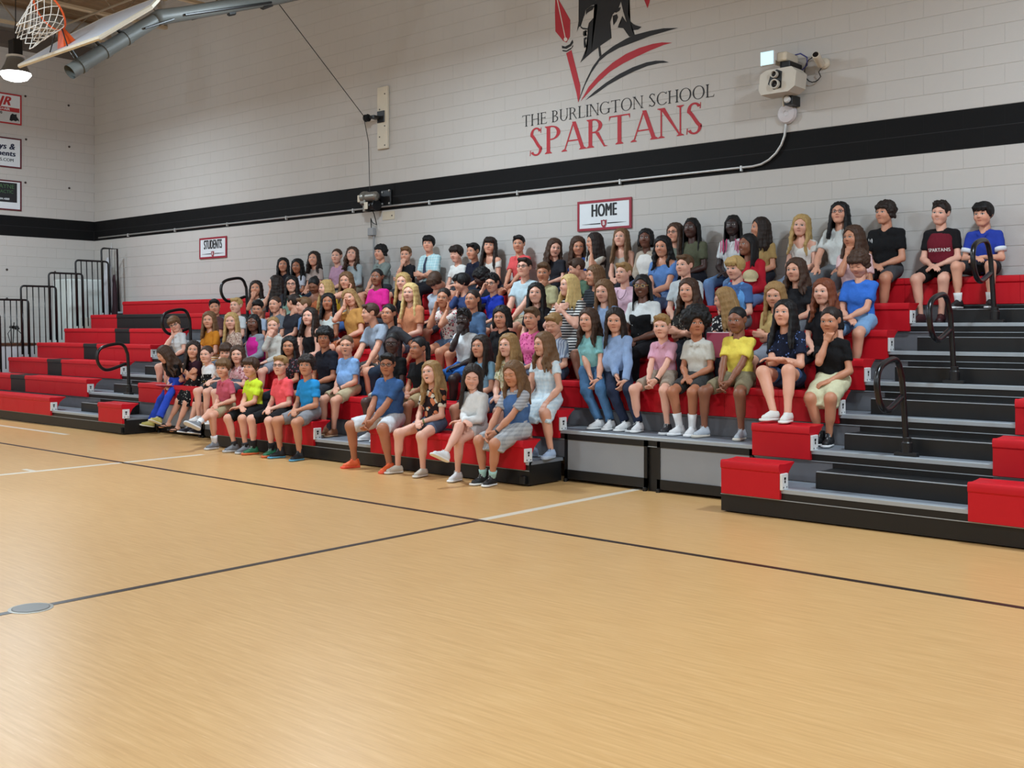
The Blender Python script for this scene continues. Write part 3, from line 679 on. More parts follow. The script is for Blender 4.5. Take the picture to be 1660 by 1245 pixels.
obj('strut', MB().tube([(-5.84, yw - 0.06, 4.05), (-5.84, yw - 0.06, 4.55)], 0.012, 8), CREAM, t)
obj('swivel', MB().lathe([(0.035, 0), (0.04, 0.03), (0.03, 0.05)], 14, (-5.71, yw - 0.2, 4.085), Matrix.Rotation(R(90), 4, 'X')), WHITE, t)
t = thing('bright_screen', (-5.85, WALL_Y, 4.5), 'small square pale-blue lit panel at the top of the camera bracket', 'screen')
obj('casing', MB().rbox(-5.95, -5.78, yw - 0.40, yw - 0.36, 4.46, 4.62, 0.005), WHITE, t)
obj('lit_face', MB().box(-5.942, -5.788, yw - 0.4025, yw - 0.4005, 4.468, 4.612), mat_emit('screen_glow', srgb(180, 228, 240), 1.1), t)
obj('arm', MB().rbox(-5.87, -5.83, yw - 0.36, yw, 4.5, 4.54, 0.004), CREAM, t)
t = thing('bullet_camera', (-5.33, WALL_Y, 4.5), 'small pale bullet camera with looped black cable beside the twin-lens camera', 'camera')
obj('barrel', MB().lathe([(0.03, 0.0), (0.042, 0.02), (0.045, 0.2), (0.04, 0.24), (0.034, 0.245)], 18, (-5.38, yw - 0.06, 4.44), Matrix.Rotation(R(72), 4, 'X') @ Matrix.Rotation(R(10), 4, 'Y')), CREAM, t)
obj('lens_glass', MB().lathe([(0.033, 0.246), (0.0, 0.248)], 16, (-5.38, yw - 0.06, 4.44), Matrix.Rotation(R(72), 4, 'X') @ Matrix.Rotation(R(10), 4, 'Y')), mat('lens_glass', (0.01, 0.01, 0.012, 1), 0.1), t)
obj('base', MB().lathe([(0.06, 0), (0.06, 0.03), (0.03, 0.06)], 18, (-5.36, yw, 4.47), Matrix.Rotation(R(90), 4, 'X')), CREAM, t)
obj('loop_cable', MB().tube([(-5.47 + 0.11 * math.cos(R(a)) , yw - 0.06, 4.41 + 0.14 * math.sin(R(a))) for a in range(20, 340, 20)] + [(-5.40, yw - 0.08, 4.37), (-5.36, yw - 0.1, 4.40)], 0.006, 6), BLACK, t, smooth=True)
obj('blue_cable', MB().tube([(-5.68, yw - 0.1, 4.60), (-5.6, yw - 0.12, 4.60), (-5.53, yw - 0.1, 4.55), (-5.54, yw - 0.08, 4.47), (-5.60, yw - 0.08, 4.42), (-5.62, yw - 0.1, 4.36)], 0.008, 6), mat('blue_cable', srgb(60, 62, 130), 0.5), t, smooth=True)
t = thing('wireless_disc', (-5.83, WALL_Y, 3.95), 'round white wireless access disc under the twin-lens camera', 'access point')
obj('disc', smooth_by_angle(MB().lathe([(0.115, 0.0), (0.118, 0.02), (0.10, 0.045), (0.05, 0.055), (0, 0.056)], 32, (-5.81, yw - 0.01, 3.965), Matrix.Rotation(R(90), 4, 'X')).mesh('disc')), mat('disc_white', srgb(204, 198, 200), 0.45), t)
obj('logo_ring', MB().tube([(-5.81 + 0.03 * math.cos(R(a)), yw - 0.067, 3.965 + 0.03 * math.sin(R(a))) for a in range(0, 360, 30)], 0.0025, 5, closed=True), WHITE, t)

# ------------------------------------------------------------------ folded-up basketball goal
BXL, BXR, BXM = -12.35, -10.52, -11.44
e0 = Vector((0, 5.54, 4.52)); ud = Vector((0, 0.794, 0.608)); nd = Vector((0, -0.608, 0.794))
t = thing('basketball_goal', (BXM, 5.54, 4.52), 'white basketball backboard folded up under the roof with orange rim and grey mast', 'basketball goal')
def bpt(x, a, b): return Vector((x, 0, 0)) + e0 + ud * a + nd * b
bd = MB()
fan = [(BXL, 0), (BXR, 0), (BXR, 0.72), (BXR - 0.32, 1.07), (BXL + 0.32, 1.07), (BXL, 0.72)]
n = len(fan)
bd.add([bpt(x, a, 0) for x, a in fan] + [bpt(x, a, -0.045) for x, a in fan], [tuple(range(n)), tuple(range(2 * n - 1, n - 1, -1))] + [(i, n + i, n + (i + 1) % n, (i + 1) % n) for i in range(n)])
obj('backboard', bd, mat('backboard_white', srgb(214, 220, 228), 0.35), t)
ed = MB(); pts = [bpt(x, a, -0.022) for x, a in fan]
ed.tube(pts, 0.026, 6, closed=True)
obj('edge_trim', ed, CREAM, t)
at = bpt(BXM, 0.15, 0)
rc = bpt(BXM, 0.19, 0.38); rr_ = 0.228
rim = obj('rim', MB().tube([rc + Vector((math.cos(a), 0, 0)) * rr_ + nd * math.sin(a) * rr_ for a in [2 * math.pi * i / 32 for i in range(32)]], 0.011, 8, closed=True), ORANGE, t, smooth=True)
obj('rim_bracket', MB().add([bpt(BXM - .075, 0.06, 0.003), bpt(BXM + .075, 0.06, 0.003), bpt(BXM + .075, 0.22, 0.003), bpt(BXM - .075, 0.22, 0.003), bpt(BXM - .05, 0.17, 0.15), bpt(BXM + .05, 0.17, 0.15), bpt(BXM + .05, 0.20, 0.16), bpt(BXM - .05, 0.20, 0.16)],
    [(0, 3, 2, 1), (4, 5, 6, 7), (0, 1, 5, 4), (1, 2, 6, 5), (2, 3, 7, 6), (3, 0, 4, 7)]), ORANGE, rim)
for s in (-1, 1):
    obj('brace', MB().tube([bpt(BXM + s * 0.2, 0.03, 0.002), bpt(BXM + s * 0.06, 0.17, 0.18)], 0.007, 6), BLACK, rim)
nax = Vector((0, -0.62, -0.78)); nm = MB(); NN, NLV = 12, 8
def netp(i, l):
    a = 2 * math.pi * (i + 0.5 * (l % 2)) / NN; u = l / (NLV - 1); r = rr_ * (1 - 0.42 * u ** 0.8) * (1.05 if l == NLV - 1 else 1)
    return rc + Vector((math.cos(a), 0, 0)) * r + nd * math.sin(a) * r * (1 - 0.15 * u) + nax * 0.43 * u + Vector((0, 0, -0.03 * u * math.sin(3 * a)))
for l in range(NLV - 1):
    for i in range(NN):
        nm.tube([netp(i, l), netp(i, l + 1)], 0.0045, 5)
        nm.tube([netp(i, l), netp(i - 1 if l % 2 == 0 else i + 1, l + 1)], 0.0045, 5)
obj('net', nm, NETM, t)
mast = [at_x(113, 117, BXM), at_x(258, 28, BXM), at_x(300, 22, BXM), at_x(452, -4, BXM), at_x(560, -28, BXM)]
mst = obj('mast', MB().tube([mast[0], mast[0].lerp(mast[1], .5), mast[1]], 0.082, 20, cap=False).tube([mast[0] + Vector((0, .02, .016)), mast[1]], 0.07, 20, cap=False), GREYPIPE, t, smooth=True)
obj('mast_arm', MB().tube([mast[1] - (mast[1] - mast[0]) * .06, mast[1], mast[2], mast[3], mast[4]], [0.085, 0.09, 0.085, 0.085, 0.085], 18), GREYPIPE, mst, smooth=True)
for i, u in enumerate((0.12, 0.38, 0.62)):
    p = mast[0].lerp(mast[1], u); q = bpt(BXM, 0.15 + 0.3 * i, -0.05)
    obj('clamp', MB().tube([p, q], 0.022, 8).tube([q + Vector((-.45, 0, 0)), q + Vector((.45, 0, 0))], 0.02, 8), BLACK, mst)
    obj('clamp_band', MB().tube([p - (mast[1] - mast[0]) * .02, p + (mast[1] - mast[0]) * .02], 0.09, 18), GREYPIPE, mst)
obj('tie_rod', MB().tube([at_x(235, 46, BXM + .1), at_x(282, 31, BXM + .1)], 0.012, 6).tube([at_x(300, 24, BXM + .1), at_x(440, 4, BXM + .1)], 0.015, 6), BLACK, mst)
for a_, b_, r_ in (((310, 29), (322, 26), 0.03), ((370, 22), (380, 20), 0.035), ((424, 10), (440, 4), 0.05)): obj('arm_bracket', MB().tube([at_x(*a_, BXM), at_x(*b_, BXM)], r_, 6), BLACK, mst)
obj('drop_post', MB().tube([mast[3], (mast[3].x, mast[3].y + 0.1, CEIL_Z - 0.6)], 0.05, 10).tube([mast[4], (mast[4].x, mast[4].y, CEIL_Z - 0.6)], 0.05, 10), GREYPIPE, mst)
cb = thing('hoist_cable', PUL, 'thin dark hoist cable slanting from the goal mast down over the pulley to the winch', 'cable')
obj('strand', MB().tube([at_x(447, 0, BXM), PUL + Vector((-0.05, -0.03, 0.04)), PUL + Vector((-0.01, -0.055, 0.0)), (-12.80, yw - 0.22, 4.4), (-12.79, yw - 0.2, 3.5)], 0.006, 6), BLACK, cb)

# ------------------------------------------------------------------ things behind the far end of the bleacher
t = thing('white_cabinet', (-21.4, 10.8, 0), 'tall white storage cabinet behind the guard rails in the corner', 'cabinet')
obj('body', MB().rbox(-21.75, -21.0, 10.45, 11.2, 0.02, 2.5, 0.03), mat('cabinet_white', srgb(216, 224, 220), 0.55), t)
obj('door_seam', MB().box(-20.999, -20.996, 10.80, 10.81, 0.1, 2.45), GREYP, t)
t = thing('beige_crate', (-20.75, 10.9, 0), 'beige upright padded case standing in front of the white cabinet', 'case')
obj('case', MB().rbox(-20.98, -20.62, 10.72, 11.05, 0.0, 1.72, 0.02), mat('case_beige', srgb(150, 146, 122), 0.7), t)
obj('case_side', MB().rbox(-20.98, -20.62, 10.66, 10.72, 0.0, 1.72, 0.01), mat('case_pale', srgb(206, 206, 196), 0.7), t)
t = thing('flag_stand', (-20.9, 11.2, 0), 'furled flag on a pole leaning in the corner behind the guard rails', 'flag')
obj('pole', MB().tube([(-20.85, 11.22, 0), (-20.85, 11.25, 3.1)], 0.016, 8), mat('pole_grey', srgb(150, 150, 150), 0.4, 0.5), t)
obj('finial', MB().lathe([(0.0, 0.0), (0.03, 0.05), (0.0, 0.2)], 8, (-20.85, 11.25, 3.08)), GALV, t)
fl = MB()
for i, (z, r) in enumerate(((2.95, 0.03), (2.7, 0.07), (2.4, 0.11), (2.1, 0.13), (1.8, 0.12), (1.6, 0.05))): pass
fl.lathe([(0.02, 1.55), (0.10, 1.7), (0.125, 2.0), (0.10, 2.4), (0.06, 2.75), (0.02, 2.95)], 9, (-20.86, 11.18, 0))
obj('cloth', fl, mat('flag_cloth', srgb(196, 198, 204), 0.8, var=0.3, scale=5), t)
fl2 = MB().lathe([(0.02, 1.5), (0.08, 1.6), (0.09, 1.9), (0.06, 2.3), (0.02, 2.6)], 8, (-20.80, 11.28, 0))
obj('dark_cloth', fl2, mat('flag_dark', srgb(64, 40, 48), 0.8, var=0.3, scale=6), t)
t = thing('display_table', (-21.3, 9.3, 0), 'small table with brown top and white skirt behind the lower guard rails', 'table')
obj('table_top', MB().rbox(-21.6, -20.95, 8.7, 9.75, 1.17, 1.22, 0.01), mat('table_brown', srgb(92, 54, 36), 0.5), t)
obj('skirt', MB().rbox(-21.58, -20.97, 8.72, 9.73, 0.0, 1.17, 0.005), mat('skirt_white', srgb(212, 208, 212), 0.8), t)
t = thing('dark_plant', (-21.2, 9.4, 1.22), 'small dark ornament with thin curved stems on the brown table', 'ornament')
obj('stems', MB().tube([(-21.2, 9.35, 1.22), (-21.2, 9.3, 1.4), (-21.2, 9.4, 1.55)], 0.008, 6).tube([(-21.2, 9.55, 1.22), (-21.2, 9.58, 1.38), (-21.2, 9.46, 1.5)], 0.008, 6).tube([(-21.2, 9.4, 1.22), (-21.2, 9.42, 1.62)], 0.01, 6), BLACK, t)
om = MB()
for i in range(9):
    a = i * 2.4; om.lathe([(0.0, -0.03), (0.035, 0.0), (0.0, 0.03)], 6, (-21.2 + 0.05 * math.cos(a), 9.43 + 0.07 * math.sin(a), 1.5 + 0.02 * (i % 3)))
obj('leaves', om, BLACK, t)
# ------------------------------------------------------------------ figure sculpting: smooth distance fields -> surface nets
def V3(*a): return np.array(a, np.float64)
def nrm(v): v = np.asarray(v, float); return v / max(1e-9, np.linalg.norm(v))
def lerp(a, b, t): return a + (b - a) * t
class Field:
    def __init__(s, lo, hi, h):
        s.h = h; s.lo = np.asarray(lo, float) - 3 * h
        s.n = (np.ceil((np.asarray(hi, float) + 3 * h - s.lo) / h).astype(int) + 1)
        s.ax = [(s.lo[i] + h * np.arange(s.n[i])).astype(np.float32) for i in range(3)]
        s.F = np.full(tuple(s.n), 0.5, np.float32)
    def _sl(s, lo, hi, pad):
        i0 = np.clip(np.floor((np.asarray(lo) - pad - s.lo) / s.h).astype(int), 0, s.n); i1 = np.clip(np.ceil((np.asarray(hi) + pad - s.lo) / s.h).astype(int) + 1, 0, s.n)
        sl = tuple(slice(a, b) for a, b in zip(i0, i1))
        return sl, s.ax[0][sl[0]][:, None, None], s.ax[1][sl[1]][None, :, None], s.ax[2][sl[2]][None, None, :]
    def add(s, prim, k=0.0, op='u'):
        lo, hi, f = prim
        sl, x, y, z = s._sl(lo, hi, max(0.04, 3 * s.h, k * 1.5))
        if 0 in s.F[sl].shape: return s
        d = f(x, y, z); A = s.F[sl]
        if op == 'u':
            if k > 0:
                t = np.clip(0.5 + 0.5 * (d - A) / k, 0, 1); s.F[sl] = d + (A - d) * t - k * t * (1 - t)
            else: s.F[sl] = np.minimum(A, d)
        elif op == 's':
            d = -d
            if k > 0:
                t = np.clip(0.5 - 0.5 * (d - A) / k, 0, 1); s.F[sl] = d + (A - d) * t + k * t * (1 - t)
            else: s.F[sl] = np.maximum(A, d)
        return s
    def cut(s, c, nv):
        """remove everything on the +n side of a plane"""
        x, y, z = s.ax[0][:, None, None], s.ax[1][None, :, None], s.ax[2][None, None, :]
        s.F = np.maximum(s.F, ((x - c[0]) * nv[0] + (y - c[1]) * nv[1] + (z - c[2]) * nv[2]).astype(np.float32)); return s
    def ripple(s, amp, fr, seed):
        rg = np.random.RandomState(seed)
        x, y, z = s.ax[0][:, None, None], s.ax[1][None, :, None], s.ax[2][None, None, :]
        m = np.abs(s.F) < 0.06
        w_ = np.zeros_like(s.F)
        for i in range(3):
            q = nrm(rg.normal(size=3)) * fr * (0.7 + 0.6 * i); ph = rg.rand(2) * 6.28
            w_ += np.sin(x * q[0] + ph[0] + 1.2 * np.sin(z * fr * .5 + ph[1]) + y * q[1] + z * q[2]) / (1 + i)
        s.F = np.where(m, s.F + amp * w_, s.F); return s
    def mesh(s):
        F = s.F; n = s.n
        F[0] = F[-1] = 0.5; F[:, 0] = F[:, -1] = 0.5; F[:, :, 0] = F[:, :, -1] = 0.5
        ins = F < 0
        c = ins[:-1, :-1, :-1].astype(np.int8)
        for dx in (0, 1):
            for dy in (0, 1):
                for dz in (0, 1):
                    if dx or dy or dz: c = c + ins[dx:n[0] - 1 + dx, dy:n[1] - 1 + dy, dz:n[2] - 1 + dz]
        I = np.argwhere((c > 0) & (c < 8))
        if len(I) == 0: return np.zeros((0, 3)), np.zeros((0, 4), int)
        off = np.array([(a, b, d) for a in (0, 1) for b in (0, 1) for d in (0, 1)])
        vals = np.stack([F[I[:, 0] + o[0], I[:, 1] + o[1], I[:, 2] + o[2]] for o in off], 1)
        P = np.zeros((len(I), 3)); cnt = np.zeros(len(I))
        for a in range(8):
            for b in range(a + 1, 8):
                if np.abs(off[a] - off[b]).sum() != 1: continue
                va, vb = vals[:, a], vals[:, b]; m = (va < 0) != (vb < 0)
                t = np.where(m, va / np.where(m, va - vb, 1), 0)
                P[m] += off[a] + (off[b] - off[a]) * t[m, None]; cnt[m] += 1
        P = (P / cnt[:, None] + I) * s.h + s.lo
        idx = np.full(tuple(n), -1, np.int32); idx[I[:, 0], I[:, 1], I[:, 2]] = np.arange(len(I))
        Q = []
        for ax in range(3):
            u, v = (ax + 1) % 3, (ax + 2) % 3
            sl0 = [slice(1, -1)] * 3; sl1 = [slice(1, -1)] * 3
            sl0[ax] = slice(0, -1); sl1[ax] = slice(1, None)
            A, B = ins[tuple(sl0)], ins[tuple(sl1)]
            E = np.argwhere(A != B)
            if len(E) == 0: continue
            fl = A[E[:, 0], E[:, 1], E[:, 2]]
            base = E.copy(); base[:, u] += 1; base[:, v] += 1
            def g(du, dv):
                q = base.copy(); q[:, u] -= du; q[:, v] -= dv; return idx[q[:, 0], q[:, 1], q[:, 2]]
            q = np.stack([g(1, 1), g(0, 1), g(0, 0), g(1, 0)], 1)
            q[~fl] = q[~fl][:, ::-1]; Q.append(q)
        Q = np.concatenate(Q); return P, Q[(Q >= 0).all(1)]
def cap(a, b, ra, rb, w=None, sw=1.0):
    a, b = np.asarray(a, float), np.asarray(b, float); ba = b - a; L = max(1e-9, ba @ ba); r = max(ra, rb) * max(1, sw)
    def f(x, y, z):
        px, py, pz = x - a[0], y - a[1], z - a[2]
        t = np.clip((px * ba[0] + py * ba[1] + pz * ba[2]) / L, 0, 1)
        qx, qy, qz = px - t * ba[0], py - t * ba[1], pz - t * ba[2]
        if w is not None:
            c = (qx * w[0] + qy * w[1] + qz * w[2]) * (1 - 1 / sw); qx = qx - w[0] * c; qy = qy - w[1] * c; qz = qz - w[2] * c
        return (np.sqrt(qx * qx + qy * qy + qz * qz) - (ra + (rb - ra) * t)).astype(np.float32)
    return np.minimum(a, b) - r, np.maximum(a, b) + r, f
def ell(c, r, M=None):
    c = np.asarray(c, float); r = np.asarray(r, float); R_ = max(r)
    def f(x, y, z):
        px, py, pz = x - c[0], y - c[1], z - c[2]
        if M is not None: px, py, pz = (px * M[0][i] + py * M[1][i] + pz * M[2][i] for i in range(3))
        k0 = np.sqrt((px / r[0]) ** 2 + (py / r[1]) ** 2 + (pz / r[2]) ** 2); k1 = np.sqrt((px / r[0] ** 2) ** 2 + (py / r[1] ** 2) ** 2 + (pz / r[2] ** 2) ** 2)
        return (k0 * (k0 - 1) / np.maximum(k1, 1e-6)).astype(np.float32)
    return c - R_, c + R_, f
def clipc(prim, c, nv):
    lo, hi, f = prim
    return lo, hi, lambda x, y, z: np.maximum(f(x, y, z), ((x - c[0]) * nv[0] + (y - c[1]) * nv[1] + (z - c[2]) * nv[2])).astype(np.float32)
def box3(c, r, rd=0.0, M=None):
    c = np.asarray(c, float); r = np.asarray(r, float)
    def f(x, y, z):
        px, py, pz = x - c[0], y - c[1], z - c[2]
        if M is not None: px, py, pz = (px * M[0][i] + py * M[1][i] + pz * M[2][i] for i in range(3))
        qx, qy, qz = np.abs(px) - r[0] + rd, np.abs(py) - r[1] + rd, np.abs(pz) - r[2] + rd
        return (np.sqrt(np.maximum(qx, 0) ** 2 + np.maximum(qy, 0) ** 2 + np.maximum(qz, 0) ** 2) + np.minimum(np.maximum(qx, np.maximum(qy, qz)), 0) - rd).astype(np.float32)
    R_ = np.linalg.norm(r); return c - R_, c + R_, f
def chain(pts, rad):
    return [cap(pts[i], pts[i + 1], rad[i], rad[i + 1]) for i in range(len(pts) - 1)]

# ---- head template: face towards -Y, crown +Z, origin midway between the ears
def head_template(h):
    F = Field((-0.10, -0.13, -0.15), (0.10, 0.12, 0.12), h)
    F.add(ell((0, 0.014, 0.028), (0.0725, 0.091, 0.079)))
    F.add(ell((0, -0.026, -0.030), (0.058, 0.060, 0.074)), 0.04)
    F.add(ell((0, -0.060, -0.088), (0.021, 0.021, 0.018)), 0.03)
    for sx in (-1, 1):
        F.add(ell((sx * 0.034, -0.055, -0.034), (0.031, 0.030, 0.032)), 0.03)
        F.add(cap((sx * 0.048, -0.015, -0.06), (sx * 0.02, -0.055, -0.095), 0.018, 0.016), 0.03)
        F.add(cap((sx * 0.012, -0.077, 0.020), (sx * 0.046, -0.061, 0.021), 0.011, 0.010), 0.025)
    F.add(cap((0, -0.082, 0.010), (0, -0.098, -0.021), 0.0065, 0.0105), 0.014)
    for sx in (-1, 1):
        F.add(ell((sx * 0.0105, -0.094, -0.027), (0.0085, 0.009, 0.007)), 0.008)
        F.add(ell((sx * 0.031, -0.099, 0.003), (0.018, 0.015, 0.0115)), 0.014, 's')
        F.add(ell((sx * 0.031, -0.0735, 0.002), (0.0155, 0.0125, 0.0125)), 0.004)
    F.add(ell((0, -0.083, -0.0535), (0.021, 0.009, 0.0055)), 0.008)
    F.add(ell((0, -0.081, -0.0645), (0.018, 0.009, 0.0065)), 0.008)
    F.add(ell((0, -0.092, -0.0588), (0.018, 0.006, 0.0022)), 0.004, 's')
    for sx in (-1, 1):
        M = np.array(Euler((0, R(8 * sx), R(-18 * sx))).to_matrix())
        F.add(ell((sx * 0.0755, 0.014, -0.004), (0.008, 0.019, 0.031), M), 0.008)
        F.add(ell((sx * 0.083, 0.008, 0.0), (0.006, 0.010, 0.018), M), 0.006, 's')
    F.add(cap((0, 0.018, -0.07), (0, 0.032, -0.135), 0.046, 0.048), 0.03)
    return F.mesh()
HEADS = [head_template(0.0065), head_template(0.0090)]

# ---- hands: wrist at origin, fingers along +X, palm facing -Z, thumb on +Y
def hand_template(h, curl, spread=0.0):
    F = Field((-0.05, -0.07, -0.12), (0.20, 0.10, 0.05), h)
    F.add(cap((-0.04, 0, 0), (0.005, 0, 0), 0.023, 0.0225, V3(0, 1, 0), 1.15))
    F.add(box3((0.043, 0.0, -0.002), (0.045, 0.036, 0.0145), 0.013), 0.02)
    for i, (y, L) in enumerate(((0.028, 0.066), (0.0095, 0.074), (-0.0095, 0.069), (-0.027, 0.054))):
        p = V3(0.083, y, 0.0); a = 0.12 * curl * 2; pts = [V3(0.06, y, 0.0), p]; yy = y * (0.03 + spread)
        for j, fr in enumerate((0.44, 0.32, 0.24)):
            a += curl * (0.9 if j == 0 else 1.15)
            p = p + V3(math.cos(a), yy * 4, -math.sin(a)) * L * fr * 1.05; pts.append(p)
        for q in chain(pts, [0.0095, 0.0092, 0.0086, 0.008, 0.0068]): F.add(q, 0.004 if q is not None else 0)
    t = [V3(0.012, 0.024, -0.006), V3(0.042, 0.048, -0.014), V3(0.068, 0.054 - 0.012 * curl, -0.022 - 0.012 * curl), V3(0.090, 0.050 - 0.026 * curl, -0.028 - 0.022 * curl)]
    for q in chain(t, [0.015, 0.0125, 0.0105, 0.0085]): F.add(q, 0.008)
    return F.mesh()
HANDS = {(c, l): hand_template(hh, cv) for l, hh in enumerate((0.0067, 0.0102)) for c, cv in (('relax', 0.30), ('fist', 0.85), ('flat', 0.10))}

# ---- shoes: ankle at origin, toe towards -Y, ground at z = -0.07
def shoe_template(kind):
    F = Field((-0.06, -0.20, -0.08), (0.06, 0.09, 0.09), 0.006); G = Field((-0.06, -0.20, -0.08), (0.06, 0.09, 0.09), 0.006)
    W = V3(1, 0, 0)
    def slab(z, hh, g):
        G.add(clipc(clipc(cap((0, 0.028, z), (0, -0.13, z), 0.034 + g, 0.040 + g), (0, 0, z + hh), (0, 0, 1)), (0, 0, z - hh), (0, 0, -1)))
    if kind == 'sandal':
        slab(-0.062, 0.007, 0.002)
        for sx in (-1, 1): F.add(chain([V3(0, -0.11, -0.05), V3(sx * 0.026, -0.06, -0.022), V3(sx * 0.036, -0.02, -0.05)], [0.006, 0.007, 0.006])[0]); F.add(cap((sx * 0.026, -0.06, -0.022), (sx * 0.036, -0.02, -0.05), 0.007, 0.006))
    else:
        hi = {'low': 0.0, 'high': 0.045, 'plat': 0.0, 'slip': -0.012, 'run': 0.006}[kind]
        F.add(cap((0, 0.026, -0.036), (0, -0.118, -0.045), 0.035, 0.030, W, 1.12))
        F.add(cap((0, 0.012, -0.02), (0, -0.07, -0.030), 0.036, 0.030), 0.02)
        F.add(cap((0, 0.012, -0.02), (0, 0.008, 0.015 + hi), 0.037, 0.036), 0.02)
        F.add(cap((0, -0.045, -0.010), (0, -0.012, 0.024 + hi), 0.020, 0.014), 0.015)
        F.add(cap((0, 0.006, 0.012 + hi), (0, 0.003, 0.09 + hi), 0.029, 0.031), 0.006, 's')
        F.cut((0, 0, -0.058), (0, 0, -1)); F.cut((0, 0, 0.024 + hi), (0, 0.1, 1))
        slab(-0.060 if kind != 'plat' else -0.052, 0.010 if kind in ('low', 'slip', 'high') else (0.013 if kind == 'run' else 0.018), 0.004)
    u, s = F.mesh(), G.mesh()
    L = None
    if kind in ('low', 'high', 'run', 'plat'):
        m = MB()
        for i in range(5 if kind != 'high' else 6):
            v = i / 5; y, z = -0.082 + 0.058 * v, -0.006 + 0.030 * v
            m.tube([(-0.019, y + .004, z - 0.007), (0, y, z + 0.002), (0.019, y + .004, z - 0.007)], 0.0035, 5)
        for sx in (-1, 1): m.tube([(0, -0.026, 0.028), (sx * .018, -0.035, 0.036), (sx * .02, -0.045, 0.018), (0, -0.026, 0.028)], 0.0025, 5)
        L = m.mesh('laces')
    return mesh_np('shoe', *u), mesh_np('sole', *s), L
SHOES = {k: shoe_template(k) for k in ('low', 'high', 'run', 'plat', 'slip', 'sandal')}
# glasses
gm = MB()
for sx in (-1, 1):
    gm.tube([(sx * 0.032 + 0.022 * math.cos(R(a)), -0.098 + 0.006 * abs(math.cos(R(a))), 0.002 + 0.016 * math.sin(R(a))) for a in range(0, 360, 24)], 0.0024, 5, closed=True)
    gm.tube([(sx * 0.054, -0.094, 0.005), (sx * 0.074, -0.06, 0.006), (sx * 0.080, 0.01, 0.008)], 0.0022, 5)
gm.tube([(-0.010, -0.099, 0.005), (0, -0.102, 0.008), (0.010, -0.099, 0.005)], 0.0022, 5)
ME_GLASS = gm.mesh('glasses')

